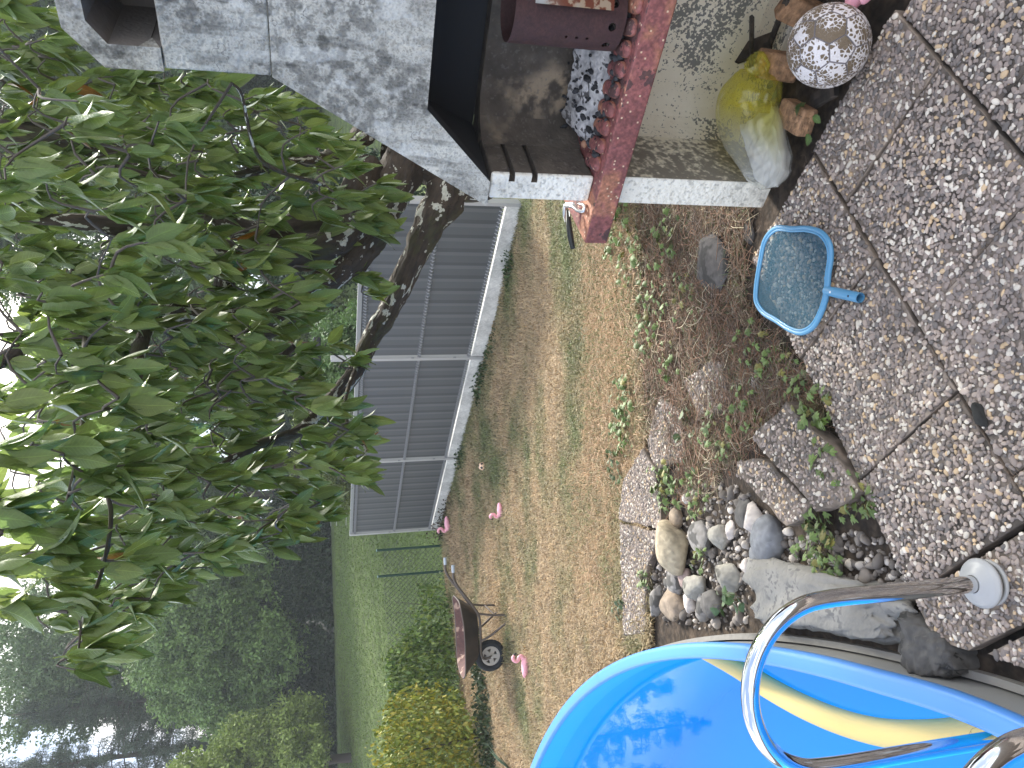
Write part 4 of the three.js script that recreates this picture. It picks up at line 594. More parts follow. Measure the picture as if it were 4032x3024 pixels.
  grow('twig', [at(182, 700, -3.4), at(184, 800, -2.9), at(180, 900, -2.6), at(162, 1010, -2.45), at(140, 1110, -2.35), at(125, 1200, -2.3)], [0.011, 0.010, 0.009, 0.008, 0.007, 0.004], 40, 8, 0.2);
  grow('twig', [at(200, 1010, -2.6), at(240, 1110, -2.4), at(215, 1250, -2.35), at(180, 1330, -2.3), at(170, 1400, -2.3)], [0.008, 0.007, 0.006, 0.005, 0.003], 30, 8, 0.2);
  grow('twig', [at(700, 400, -3.4), at(560, 340, -3.0), at(520, 200, -2.8), at(500, 180, -2.7)], [0.01, 0.008, 0.007, 0.005], 30, 8, 0.2);
  grow('twig', [at(770, 790, -4.1), at(745, 880, -3.8), at(765, 945, -3.7), at(790, 970, -3.65), at(770, 1010, -3.6)], [0.014, 0.011, 0.009, 0.008, 0.006], 30, 8, 0.2);
  // leaf nodes: a crown of drooping bunches
  const R = rng(4242), nodes = [];
  const crown = [[-10, -10], [-10, 560], [70, 610], [25, 700], [30, 950], [70, 1050], [100, 1200], [115, 1350], [175, 1450], [240, 1430], [300, 1360], [400, 1250], [470, 1240], [560, 1180], [640, 1150], [715, 1110], [770, 1060], [800, 990], [790, 850], [720, 860], [690, 760], [650, 730], [740, 700], [780, 640], [810, 560], [840, 500], [840, 400], [800, 320], [690, 210], [590, 165], [340, 145], [210, 135], [130, 10]];
  const spread = (step, z0, z1, keep, cond) => { for (let x = -5; x < 900; x += step) for (let y = 0; y < 1500; y += step) { const px = x + (R() - 0.5) * step * 1.3, py = y + (R() - 0.5) * step * 1.3; if (R() > keep || !inPoly(crown, px, py) || (cond && !cond(px, py))) continue; nodes.push(at(px - 22, py, mix(z0, z1, R()))); } };
  spread(84, -2.25, -2.95, 0.72, (x, y) => x < 520 - 0.12 * y && y > 150 && !(y > 560 && y < 900 && x > 330));
  spread(51, -3.1, -3.7, 0.85, (x, y) => !(x > 690 && y > 500 && y < 830));
  spread(46, -3.7, -4.9, 0.9, (x, y) => !(x > 660 && y > 560 && y < 900));
  for (const [x, y, z] of [[705, 740, -4.0], [760, 770, -4.05], [780, 905, -3.7], [745, 930, -3.7], [765, 1000, -3.6], [770, 1040, -3.5], [790, 600, -4.0], [800, 640, -4.1], [760, 600, -4.0], [830, 420, -3.9], [800, 450, -3.8], [820, 500, -3.9], [170, 1330, -2.3], [168, 1370, -2.3], [180, 1420, -2.3], [10, 870, -2.2], [-10, 960, -2.2], [0, 1080, -2.15], [5, 1150, -2.15], [-15, 1240, -2.1], [-10, 1330, -2.1], [80, 1130, -2.3], [95, 1220, -2.3], [110, 1290, -2.3], [640, 1170, -3.5], [590, 1190, -3.5], [520, 1180, -3.4], [690, 1120, -3.5]]) nodes.push(at(x, y, z));
  for (let i = 0; i < 110; i++) { const q = at(-30 - 750 * R(), -50 + 1300 * R(), mix(-2.3, -4.6, R())); nodes.push(q); }   // the crown goes on above the frame
  const dist0 = (p) => { let d = 9; for (const s of samples) d = Math.min(d, s.distanceTo(p)); return d; };
  nodes.sort((a, b) => dist0(a) - dist0(b));
  const attach = samples.slice(), twigs = [], leaves = [];
  for (const n of nodes) {
    let best = null, bd = 9; for (const s of attach) { const d = s.distanceTo(n) + (s.y < n.y - 0.15 ? 0.1 : 0); if (d < bd) { bd = d; best = s; } }
    const mid = best.clone().lerp(n, 0.55).add(V((R() - 0.5) * 0.05, 0.03 + 0.05 * R(), (R() - 0.5) * 0.05)); if (bd > 0.03) twigs.push(limb([best, mid, n], [0.0055, 0.004, 0.0028], 6, 5));
    attach.push(n, mid.clone().lerp(n, 0.5));
    const count = 7 + Math.floor(R() * 4), along = n.clone().sub(mid).normalize();
    for (let k = 0; k < count; k++) {
      const yaw = R() * 6.283, tilt = 0.08 + 0.62 * R() * R() + (k === 0 ? 0.3 : 0), s = 0.10 + 0.085 * R(), p = n.clone().addScaledVector(along, -0.07 * R()).add(V(0, 0.004, 0));
      const q = new THREE.Quaternion().setFromEuler(new THREE.Euler(0, yaw, 0)).multiply(new THREE.Quaternion().setFromEuler(new THREE.Euler(tilt, (R() - 0.5) * 2.2, (R() - 0.5) * 0.5, 'XZY')));
      leaves.push({ p, q, s, g: Math.floor(R() * 5), c: Math.floor(R() * 4) + (R() < 0.004 ? 10 : 0) });
    }
  }
  mesh('twigs', mergeGeometries(twigs), twigBark, tree, 'stuff');
  const tones = [rgb(0.285, 0.445, 0.100), rgb(0.325, 0.480, 0.125), rgb(0.245, 0.400, 0.100), rgb(0.370, 0.510, 0.120)], yellow = rgb(0.55, 0.26, 0.04), mats = [...tones, yellow].map(leafMatOf);
  const view = new THREE.Matrix4().compose(camera.position, camera.quaternion, V(1, 1, 1)).invert(); const seen = (p) => { const v = p.clone().applyMatrix4(view); return v.z < 0 && Math.abs(v.x / v.z) < 0.66 && Math.abs(v.y / v.z) < 0.49; };
  leaves.forEach((l) => { l.d = l.p.distanceTo(EYE) / l.s + (seen(l.p) ? 0 : 1e3); }); leaves.sort((a, b) => a.d - b.d);
  leaves.slice(0, 300).forEach((l) => { const o = mesh('leaf', leafGeos[l.g], mats[l.c > 9 ? 4 : l.c], tree); o.position.copy(l.p); o.quaternion.copy(l.q); o.scale.setScalar(l.s); });
  const inst = leafMatOf(rgb(1, 1, 1));
  leafGeos.forEach((g, k) => { const set = leaves.slice(300).filter((l) => l.g === k); instanced('foliage', g, inst, set.map((l) => TRS(l.p, l.q, l.s)), tree, set.map((l) => (l.c > 9 ? yellow : tones[l.c]).clone().multiplyScalar(0.85 + 0.3 * R()))); });
  console.log('cherry leaves', leaves.length, 'nodes', nodes.length);
}
// ---------------------------------------------------------------- trees, bushes and hedges beyond the lawn
function clump(seed, n, w, l, down = 0.2) { const R = rng(seed), pos = [], idx = [], nor = []; for (let i = 0; i < n; i++) { const c = V(R() - 0.5, R() - 0.5, R() - 0.5).normalize().multiplyScalar(0.25 + 0.75 * R()), q = new THREE.Quaternion().setFromEuler(new THREE.Euler(R() * 6.28, R() * 6.28, R() * 6.28)), a = [[-w, 0, 0], [0, -l, 0], [w, 0, 0], [0, l, 0]].map((v) => V(...v).applyQuaternion(q).add(c)); const k = pos.length / 3; a.forEach((v) => pos.push(v.x, v.y - down * 0, v.z)); idx.push(k, k + 1, k + 2, k, k + 2, k + 3); } const g = new THREE.BufferGeometry(); g.setAttribute('position', new THREE.Float32BufferAttribute(pos, 3)); g.setIndex(idx); g.computeVertexNormals(); return g; }
const leafClumps = [clump(1, 12, 0.16, 0.30), clump(2, 12, 0.18, 0.26), clump(3, 12, 0.14, 0.32)], needleClumps = [4, 5].map((s) => clump(s, 14, 0.05, 0.55));
const crownMat = new THREE.MeshPhysicalMaterial({ roughness: 0.75, transmission: 0.25, thickness: 0, side: THREE.DoubleSide });
const farBark = std({ color: rgb(0.06, 0.048, 0.04) });
function foliage(parent, blobs, n, size, color, seed, spread = 0.25, geos = leafClumps) {
  const R = rng(seed), sets = geos.map(() => ({ m: [], c: [] })), vol = blobs.map((b) => Math.pow(b[3] * b[4] * b[5], 0.66)), tot = vol.reduce((a, b) => a + b, 0);
  for (let i = 0; i < n; i++) {
    let q = R() * tot, k = 0; while (k < blobs.length - 1 && q > vol[k]) q -= vol[k++]; const [bx, by, bz, rx, ry, rz] = blobs[k];
    const d = V(R() - 0.5, R() - 0.5, R() - 0.5).normalize(), r = Math.pow(R(), 0.28) * (1 + 0.55 * fbm3(d.x * 2.2 + k * 3, d.y * 2.2, d.z * 2.2, 3)), p = V(bx + d.x * rx * r, by + d.y * ry * r, bz + d.z * rz * r);
    if (p.y < groundY(p.x, p.z) + 0.05) continue; if (fbm3(p.x * 0.9 / size * 0.22, p.y * 0.9 / size * 0.22, p.z * 0.9 / size * 0.22, 2) < -0.16) continue;
    const s = size * (0.7 + 0.6 * R()), w = Math.floor(R() * geos.length), v = 1 + spread * (R() * 2 - 1), y = R();
    sets[w].m.push(TRS(p, new THREE.Euler(R() * 6, R() * 6, R() * 6), s)); sets[w].c.push(rgb(color[0] * v * (1 + 0.25 * y * spread), color[1] * v, color[2] * v));
  }
  sets.forEach((s, k) => s.m.length && instanced('crown', geos[k], crownMat, s.m, parent, s.c));
}
function leafTree(label, x, z, h, r, low, color, n, size, seed, group, category = 'tree', name = 'leafy_tree') {
  const y0 = groundY(x, z), t = thing(name, label, category, V(0, 0, 0), 0, group), R = rng(seed), blobs = [];
  mesh('trunk', limb([V(x, y0 - 0.3, z), V(x + 0.1, y0 + h * 0.4, z), V(x - 0.1, y0 + h * 0.8, z)], [h * 0.022 + 0.03, h * 0.016 + 0.02, 0.02], 12, 8), farBark, t);
  const m = 9 + Math.floor(r * 2); for (let i = 0; i < m; i++) { const a = R() * 6.28, q = Math.sqrt(R()) * r * 0.62, yy = mix(low, h, 0.12 + 0.76 * R()), k = r * (0.34 + 0.26 * R()) * (1 - 0.35 * Math.abs((yy - low) / (h - low) - 0.4)); blobs.push([x + Math.cos(a) * q, y0 + yy, z + Math.sin(a) * q, k, k * 0.85, k]); }
  for (let i = 0; i < 5; i++) { const b = blobs[i]; mesh('branch', limb([V(x, y0 + low + (h - low) * 0.15 * i, z), V((x + b[0]) / 2, (y0 + low + b[1]) / 2, (z + b[2]) / 2), V(b[0], b[1], b[2])], [0.06, 0.04, 0.015], 8, 6), farBark, t); }
  foliage(t, blobs, n, size, color, seed + 1); return t;
}
function conifer(label, x, z, h, r, color, seed, gaps = 0) {
  const y0 = groundY(x, z), t = thing('conifer', label, 'conifer', V(0, 0, 0), 0, 'conifers at the end of the far lawn'), R = rng(seed), sets = needleClumps.map(() => ({ m: [], c: [] })), br = [];
  mesh('trunk', limb([V(x, y0 - 0.3, z), V(x, y0 + h * 0.5, z), V(x, y0 + h, z)], [0.22, 0.14, 0.02], 12, 8), farBark, t);
  for (let y = h * 0.06; y < h * 0.99; y += h * 0.018) for (let k = 0; k < 4; k++) {
    if (R() < gaps) continue; const f = 1 - y / h, L = r * Math.pow(f, 0.75) * (0.65 + 0.5 * R()) + 0.12, a = R() * 6.283, tip = V(x + Math.cos(a) * L, y0 + y - L * 0.28 + 0.1, z + Math.sin(a) * L), o = V(x, y0 + y, z), md = o.clone().lerp(tip, 0.5).add(V(0, 0.06 * L, 0));
    if (L > 0.6) br.push(limb([o, md, tip], [0.03, 0.02, 0.006], 4, 4));
    const n = 5 + Math.floor(L * 10); for (let i = 0; i < n; i++) { const q = Math.pow(R(), 0.7), p = o.clone().lerp(tip, q).add(V((R() - 0.5) * 0.3 * L * 0.5, -0.28 * R() + 0.1 * L * q * (1 - q), (R() - 0.5) * 0.3 * L * 0.5)), w = Math.floor(R() * 2), v = 0.7 + 0.6 * R(); sets[w].m.push(TRS(p, new THREE.Euler((R() - 0.5) * 1.2, R() * 6, (R() - 0.5) * 1.2), V(0.2, 0.26, 0.2).multiplyScalar(0.7 + 0.6 * R()))); sets[w].c.push(rgb(color[0] * v, color[1] * v, color[2] * v)); }
  }
  if (br.length) mesh('branches', mergeGeometries(br), farBark, t, 'stuff'); sets.forEach((s, k) => instanced('crown', needleClumps[k], crownMat, s.m, t, s.c));
}
{
  const G = 'broad-leaved trees at the end of the far lawn', px = (y, z) => -(y - 829.5) / 1661 * -z * 1.0;
  const X = (y, z) => (829.5 - y) / 1661 * Math.abs(z);
  conifer('tall sparse conifer at the far left, sky showing through', X(1640, -36), -36, 15.5, 3.4, [0.055, 0.09, 0.05], 301, 0.34);
  conifer('sparse conifer second from the left', X(1545, -37), -37, 14.0, 3.0, [0.06, 0.095, 0.055], 302, 0.3);
  conifer('dark pointed conifer between sparse conifers and leafy tree', X(1440, -38), -38, 13.2, 3.0, [0.05, 0.08, 0.042], 303, 0.12);
  conifer('conifer outside the group, left of all others', X(1760, -36), -36, 14.0, 3.2, [0.030, 0.055, 0.028], 304, 0.2);
  leafTree('round yellow-flowered tree at the left edge of the far lawn', X(1610, -27), -27, 6.4, 2.2, 0.4, [0.20, 0.28, 0.055], 7000, 0.21, 311, G);
  leafTree('broad mid-green tree left of the cherry tree, hanging over the lawn', X(1300, -34), -34, 8.6, 4.3, 1.0, [0.15, 0.25, 0.065], 15000, 0.27, 312, G);
  leafTree('tall pale tree rising behind the broad mid-green tree', X(1340, -41), -41, 15.0, 4.2, 4.0, [0.13, 0.21, 0.08], 9000, 0.28, 313, G);
  leafTree('dark leafy tree behind the hanging cherry leaves, centre', X(1050, -36), -36, 9.5, 4.5, 0.8, [0.11, 0.19, 0.055], 8000, 0.34, 314, G);
  leafTree('leafy tree behind the cherry limbs, right of centre', X(760, -36), -36, 10.0, 4.4, 0.8, [0.12, 0.205, 0.055], 7000, 0.34, 315, G);
  leafTree('tall fine-leaved tree at the upper right, against the bright sky', X(420, -33), -33, 19.0, 5.0, 3.0, [0.12, 0.19, 0.07], 13000, 0.28, 316, G);
  leafTree('tree hidden mostly behind the barbecue chimney', X(110, -32), -32, 13, 4.6, 1.0, [0.075, 0.135, 0.04], 3500, 0.5, 317, G);
  // dark understorey along the foot of the trees
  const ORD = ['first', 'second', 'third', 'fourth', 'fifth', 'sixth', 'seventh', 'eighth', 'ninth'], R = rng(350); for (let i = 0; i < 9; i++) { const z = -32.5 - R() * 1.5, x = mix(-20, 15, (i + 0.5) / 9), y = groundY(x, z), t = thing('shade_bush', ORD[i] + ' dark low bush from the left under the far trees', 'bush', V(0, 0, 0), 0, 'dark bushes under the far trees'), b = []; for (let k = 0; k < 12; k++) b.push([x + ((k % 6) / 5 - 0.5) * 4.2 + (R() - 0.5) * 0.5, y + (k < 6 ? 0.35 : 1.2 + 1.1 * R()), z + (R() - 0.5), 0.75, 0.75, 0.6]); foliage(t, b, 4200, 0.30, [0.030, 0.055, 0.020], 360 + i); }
  // leafy bush behind the slat fence, further bushes to the right of it
  const bush = (label, x, z, r, h, c, n, size, seed, cat = 'bush') => { const y = groundY(x, z), t = thing('garden_bush', label, cat, V(0, 0, 0), 0, 'bushes behind the slat fence'), Q = rng(seed), b = []; for (let k = 0; k < 8; k++) b.push([x + (Q() - 0.5) * r * 1.3, y + h * (0.25 + 0.6 * Q()), z + (Q() - 0.5) * r, r * 0.5, h * 0.24, r * 0.5]); mesh('stem', limb([V(x, y - 0.1, z), V(x, y + h * 0.6, z)], [0.05, 0.02], 4, 6), farBark, t); foliage(t, b, n, size, c, seed + 1); };
  bush('round bright green bush showing above the slat fence', 1.05, -13.2, 1.1, 2.15, [0.13, 0.22, 0.07], 2600, 0.11, 401);
  bush('dark evergreen bush behind the slat fence by the barbecue', 2.5, -12.2, 1.2, 3.2, [0.03, 0.06, 0.025], 2200, 0.14, 402);
  bush('yellow-green bush beyond the wire fence', -1.2, -19.5, 1.6, 2.3, [0.14, 0.18, 0.04], 2200, 0.16, 403);
  bush('loose hedge bush beyond the wire fence, further right', 1.2, -22, 2.6, 2.6, [0.10, 0.14, 0.04], 2600, 0.2, 404);
}
// vine-covered stretch of the chain-link fence, the yellow shrub and the spiky plant
const viny = leafGeo(21, 0.19, 0.1, 0.2, 0.02), vinyB = leafGeo(22, 0.24, -0.1, 0.25, 0.02);
function leafMass(parent, sample, n, size, tones, seed, name = 'leaves') { const R = rng(seed), sets = [{ m: [], c: [] }, { m: [], c: [] }]; for (let i = 0; i < n; i++) { const p = sample(R); if (!p) continue; const w = R() < 0.5 ? 0 : 1, s = size * (0.6 + 0.8 * R()), c = tones[Math.floor(R() * tones.length)], v = 0.75 + 0.5 * R(); sets[w].m.push(TRS(p, new THREE.Euler((R() - 0.35) * 2.0, R() * 6.28, (R() - 0.5) * 1.8), s)); sets[w].c.push(rgb(c[0] * v, c[1] * v, c[2] * v)); } sets.forEach((s, k) => s.m.length && instanced(name, k ? vinyB : viny, vineMat, s.m, parent, s.c)); }
const vineMat = new THREE.MeshPhysicalMaterial({ map: leafMap, roughness: 0.55, transmission: 0.3, thickness: 0, side: THREE.DoubleSide });
{
  const t = thing('vine_hedge', 'dense green vine covering the chain-link fence behind the wheelbarrow', 'hedge'), A = V(-3.35, 0, -12.75), B = V(-5.3, 0, -10.9);
  leafMass(t, (R) => { const u = R(), p = A.clone().lerp(B, u), n = fbm3(u * 5, 1, 2, 3), top = (0.42 + 0.62 * smooth(0.05, 0.55, u) + 0.35 * n); const h = Math.pow(R(), 0.85) * top, w = 0.30 * (1 - 0.4 * h) * (0.5 + R()); if (u < 0.28 && R() < 0.75) return null; const q = V(p.x + (R() - 0.5) * w + 0.10, 0, p.z + (R() - 0.2) * w + 0.12); q.y = groundY(q.x, q.z) + 0.08 + h; return q; }, 5200, 0.085, [[0.18, 0.33, 0.055], [0.25, 0.42, 0.07], [0.13, 0.25, 0.05], [0.36, 0.50, 0.10]], 501);
  const stems = []; const R = rng(502); for (let i = 0; i < 26; i++) { const u = R(), p = A.clone().lerp(B, u), y = groundY(p.x, p.z); stems.push(limb([V(p.x, y, p.z), V(p.x + 0.1 * (R() - 0.5), y + 0.4, p.z + 0.05), V(p.x + 0.3 * (R() - 0.5), y + 0.9, p.z + 0.05)], [0.006, 0.005, 0.003], 6, 4)); } mesh('stems', mergeGeometries(stems), twigBark, t, 'stuff');
}
{
  const c = V(-4.55, 0, -9.85), y = groundY(c.x, c.z), t = thing('yellow_shrub', 'bright yellow-green leafy shrub at the left lawn edge', 'shrub');
  mesh('stem', limb([V(c.x, y - 0.1, c.z), V(c.x - 0.1, y + 0.8, c.z)], [0.03, 0.01], 6, 6), farBark, t);
  leafMass(t, (R) => { const d = V(R() - 0.5, R() - 0.5, R() - 0.5).normalize(), r = Math.pow(R(), 0.3) * (1 + 0.5 * fbm3(d.x * 2.5, d.y * 2.5, d.z * 2.5, 3)); const q = V(c.x + d.x * 0.82 * r - 0.1, y + 0.78 + d.y * 0.70 * r, c.z + d.z * 0.7 * r); return q.y > y + 0.05 ? q : null; }, 5200, 0.075, [[0.33, 0.42, 0.045], [0.42, 0.48, 0.05], [0.24, 0.34, 0.045], [0.58, 0.54, 0.06]], 511);
  const u = thing('ground_ivy', 'dark green low growth under the yellow shrub', 'ground cover'); leafMass(u, (R) => { const k = R(), q = V(mix(-3.3, -5.2, k) + (R() - 0.5) * 0.5, 0, mix(-9.7, -8.55, k) - 0.25 + (R() - 0.5) * 0.55); q.y = groundY(q.x, q.z) + 0.03 + 0.22 * R() * R(); return q; }, 2200, 0.07, [[0.045, 0.09, 0.022], [0.06, 0.12, 0.03], [0.035, 0.075, 0.02]], 512);
  u.userData.kind = 'stuff';
  const sp = thing('spiky_plant', 'spiky sword-leaved plant at the left picture edge', 'plant', V(-4.25, groundY(-4.25, -8.2), -8.25)), R = rng(520), bl = []; for (let i = 0; i < 26; i++) { const a = R() * 6.28, e = 0.35 + 0.9 * R(), L = 0.34 + 0.14 * R(), d = V(Math.cos(a) * Math.cos(e), Math.sin(e), Math.sin(a) * Math.cos(e)), s = V(-Math.sin(a), 0, Math.cos(a)).multiplyScalar(0.016); bl.push([d, s, L]); }
  bl.forEach(([d, s, L]) => { const b = V(0, 0.02, 0), m = d.clone().multiplyScalar(L * 0.55), e = d.clone().multiplyScalar(L).add(V(0, -0.05, 0)), g = new THREE.BufferGeometry(), q = [b.clone().sub(s), b.clone().add(s), m.clone().sub(s), m.clone().add(s), e]; g.setAttribute('position', new THREE.Float32BufferAttribute(q.flatMap((v) => [v.x, v.y, v.z]), 3)); g.setIndex([0, 1, 2, 1, 3, 2, 2, 3, 4]); g.computeVertexNormals(); mesh('blade', g, std({ color: rgb(0.06, 0.11, 0.05), roughness: 0.6, side: THREE.DoubleSide }), sp); });
  // vine creeping along the fence plinth
  const v = thing('plinth_vine', 'low green creeper along the foot of the slat fence plinth', 'creeper'); leafMass(v, (R) => { const s = mix(-1.9, 2.4, R()), k = 0.5 + 0.5 * Math.sin(s * 3 + 1) + fbm3(s * 2, 1, 1, 2), p = FENCE_A.clone().addScaledVector(FENCE_DIR, s).add(V(-FENCE_DIR.z, 0, FENCE_DIR.x).multiplyScalar(-(0.05 + 0.22 * R()))); p.y = groundY(p.x, p.z) + 0.02 + Math.max(0, k) * 0.16 * R() * R(); return p; }, 2600, 0.05, [[0.075, 0.15, 0.05], [0.11, 0.20, 0.06], [0.06, 0.125, 0.045]], 530);
  const w = thing('far_vine', 'brown-green creeper climbing the far end of the slat fence', 'creeper'); leafMass(w, (R) => { const s = mix(3.0, 4.95, R()), p = FENCE_A.clone().addScaledVector(FENCE_DIR, s).add(V(-FENCE_DIR.z, 0, FENCE_DIR.x).multiplyScalar(-(0.03 + 0.25 * R()))); p.y = groundY(p.x, p.z) + 0.02 + 0.32 * R() * R() * smooth(2.8, 4.9, s); return p; }, 700, 0.055, [[0.06, 0.10, 0.03], [0.12, 0.08, 0.04], [0.15, 0.10, 0.05]], 531);
}
// a black seat hung on rusty chains in the neighbour's garden
{
  const P = onZ(1250, 1420, -10.6), t = thing('hanging_seat', 'flat black swing seat hung on thin rusty chains behind cherry leaves', 'swing'), blk = std({ color: rgb(0.02, 0.021, 0.024), roughness: 0.6 }), rst = std({ color: rgb(0.11, 0.05, 0.03) });
  mesh('seat', new RoundedBoxGeometry(0.62, 0.1, 0.2, 3, 0.02).translate(P.x, P.y, P.z), blk, t); for (const dx of [-0.24, -0.12, 0.24]) mesh('chain', tube([V(P.x + dx, P.y + 0.04, P.z), V(P.x + dx + 0.03, P.y + 1.2, P.z), V(P.x + dx * 0.6, P.y + 3.0, P.z)], 0.008, 10, 6), rst, t); mesh('lamp_ball', new THREE.SphereGeometry(0.075, 16, 12).translate(P.x - 0.02, P.y + 0.1, P.z), blk, t);
}
// ---------------------------------------------------------------- stones of the bed beside the pool
{
  const z3 = (x, y) => [2300 + 0.3165 * x, 1900 + 0.3165 * y], z2 = (x, y) => [2700 + 0.3165 * x, 1800 + 0.3165 * y];
  const stoneMat = (c, seed, lich = 0.62) => std({ map: tex(256, (u, v) => { const a = tfbm(u, v, 6, seed, 5), b = tfbm(u, v, 50, seed + 2, 2), k = 0.85 + 0.35 * (a - 0.5) + 0.3 * (b - 0.5), l = smooth(lich, lich + 0.06, tfbm(u, v, 12, seed + 5, 4)); return lerp3(c.map((q) => q * k), [c[0] * 0.45, c[1] * 0.45, c[2] * 0.44], l * 0.8); }), bumpMap: stuccoBump, bumpScale: 0.004 });
  const tan = stoneMat([186, 172, 146], 601, 0.72), grey = stoneMat([150, 146, 142], 602), blue = stoneMat([136, 138, 142], 603, 0.8), pink = stoneMat([172, 150, 142], 604, 0.66), white = stoneMat([214, 204, 196], 605, 0.75), dark = stoneMat([98, 95, 92], 606, 0.62), brown = stoneMat([152, 136, 118], 607, 0.6), lich = stoneMat([160, 156, 146], 608, 0.52);
  const list = [   // label, picture point, picture size, material, facets, rise
    ['large tan boulder with cracked pale skin at the top of the stone pile', z3(1120, 790), 330, 560, tan, 3, 0.55, 0.5], ['small rounded brown stone touching the large tan boulder', z3(1085, 445), 150, 190, brown, 0, 0.5, 0.3],
    ['smooth mid-grey stone beside the large tan boulder', z3(1390, 700), 250, 330, grey, 1, 0.5], ['round pinkish disc-like stone below the tan boulder', z3(970, 960), 145, 195, pink, 0, 0.4], ['dark angular lichened stone beside the smooth mid-grey stone', z3(1630, 690), 230, 290, lich, 5, 0.5],
    ['slim white stone among brown roots', z3(1770, 600), 95, 190, white, 3, 0.5], ['white stone half hidden in green weeds near the tan boulder', z3(1310, 110), 110, 190, white, 3, 0.5], ['rough grey lichened stone above the bramble leaves', z3(1790, 1170), 280, 310, lich, 6, 0.5],
    ['small pale pink stone beside the rough lichened stone', z3(1960, 1040), 130, 140, white, 4, 0.5], ['thin flat oval stone near the concrete lump', z3(2050, 1110), 72, 135, blue, 0, 0.4], ['long grey stone lying across the pile', z3(1080, 1220), 190, 310, grey, 1, 0.45],
    ['reddish angular stone wedged under the long grey stone', z3(1200, 1180), 190, 250, pink, 6, 0.4], ['small round grey stone at the lawn side of the pile', z3(955, 1250), 95, 100, grey, 0, 0.5], ['broad grey stone in the middle of the pile', z3(1330, 1310), 310, 260, lich, 4, 0.45],
    ['upright grey slab-like stone nearest the edging slab', z3(860, 1490), 120, 330, grey, 3, 0.5], ['brown-stained rounded stone close to the pool rim', z3(1060, 1510), 290, 290, brown, 2, 0.5], ['bright white stone between brown-stained and flat stone', z3(1240, 1510), 140, 190, white, 2, 0.5],
    ['flat pale stone leaning on the black stone', z3(1400, 1550), 160, 270, grey, 2, 0.45], ['black weathered stone beside the bramble', z3(1560, 1500), 260, 310, dark, 3, 0.5], ['little grey stone above the black stone', z3(1620, 1070), 105, 115, grey, 2, 0.5],
    ['smooth blue-grey oval boulder with a crease', z2(1045, 1030), 300, 450, blue, 0, 0.5], ['small greenish grey round pebble-stone by the blue-grey boulder', z2(845, 1220), 150, 175, blue, 0, 0.4], ['pale angular split stone leaning on the narrow slab', z2(850, 750), 250, 330, white, 6, 0.5], ['dark grey rough stone above the pale split stone', z2(690, 690), 240, 280, dark, 5, 0.35],
    ['flat dark rock by the barbecue, under dry leaves', [2830, 1035], 560, 800, stoneMat([92, 88, 86], 609, 0.58), 9, 0.22], ['thin black slate fragment beside the skimmer net', [2960, 905], 180, 330, dark, 5, 0.2], ['small white pebble-stone below the skimmer net corner', [3160, 1330], 90, 110, white, 3, 0.5], ['pale rubble stone among the trailing weeds', [2890, 1565], 120, 160, white, 5, 0.4], ['light grey rubble stone beside the half-buried slab', [2970, 1500], 170, 260, white, 6, 0.35]];
  list.forEach(([label, [px, py], w, h, m, f, rise], i) => { const p = onY(px, py, -0.055), D = p.distanceTo(EYE) * 0.93, k = 0.3165 / FOCAL * D / 2 * 1.45, sx = h * k, sz = w * k * 1.25, sy = (sx + sz) / 2 * rise * 1.25; const o = single('stone', label, 'stone', rock(700 + i, sx, sy, sz, 3, f ? 0.20 : 0.10, f * 2), m, V(p.x, groundY(p.x, p.z) + sy * 0.5, p.z), 'stones in the bed by the pool'); o.rotation.set(0.1 * Math.sin(i * 3), 0.3 * Math.sin(i * 5), 0.1 * Math.cos(i * 7)); });
  // lumps of old concrete along the pool wall
  const conc = std({ map: tex(512, (u, v) => { const a = tfbm(u, v, 7, 621, 5), b = tfbm(u, v, 70, 622, 2), k = 0.9 + 0.3 * (a - 0.5), l = smooth(0.62, 0.68, b) * smooth(0.4, 0.6, a); return lerp3([150 * k, 147 * k, 141 * k], [96, 95, 94], l * 0.7); }), bumpMap: stuccoBump, bumpScale: 0.006 });
  const chunk = (seed, L, h, w) => { let g = new THREE.BoxGeometry(2, 2, 2, 22, 10, 14); g.deleteAttribute('normal'); g.deleteAttribute('uv'); g = mergeVertices(g, 1e-4); const p = g.attributes.position; for (let i = 0; i < p.count; i++) { const v = V(p.getX(i), p.getY(i), p.getZ(i)), r = 1 / Math.pow(Math.pow(Math.abs(v.x), 5) + Math.pow(Math.abs(v.y), 5) + Math.pow(Math.abs(v.z), 5), 0.2), q = v.clone().multiplyScalar(r), k = 1 + 0.42 * fbm3(q.x * 1.2 + seed, q.y * 1.2, q.z * 1.2, 3) + 0.22 * fbm3(q.x * 5, q.y * 5 + seed, q.z * 5, 4); p.setXYZ(i, q.x * k * L, q.y * k * h, q.z * k * w * (1 - 0.25 * q.x)); } g.computeVertexNormals(); return uvBox(g); };
  const lump = (label, a, b, w, hgt, seed, m = conc) => { const A = onY(...a, -0.02), B = onY(...b, -0.02), L = A.distanceTo(B), o = single('concrete_lump', label, 'concrete', chunk(seed, L / 2, hgt, w), m, A.clone().add(B).multiplyScalar(0.5).setY(-0.05)); o.rotation.y = Math.atan2(-(B.z - A.z), B.x - A.x); };
  lump('long pale concrete lump between the stones and the pool wall', [2960, 2318], [3560, 2432], 0.10, 0.07, 631);
  lump('dark broken rock wedged between slab and pool rim', [3570, 2525], [3780, 2590], 0.075, 0.07, 632, dark);
    // small rubble between the stones: too many to count
  const R = rng(641), m = [], c = [], area = [[2560, 1960], [2680, 1900], [2900, 1900], [3150, 2120], [3350, 2080], [3560, 2150], [3700, 2300], [3560, 2400], [3000, 2250], [2920, 2480], [2620, 2480], [2560, 2300]];
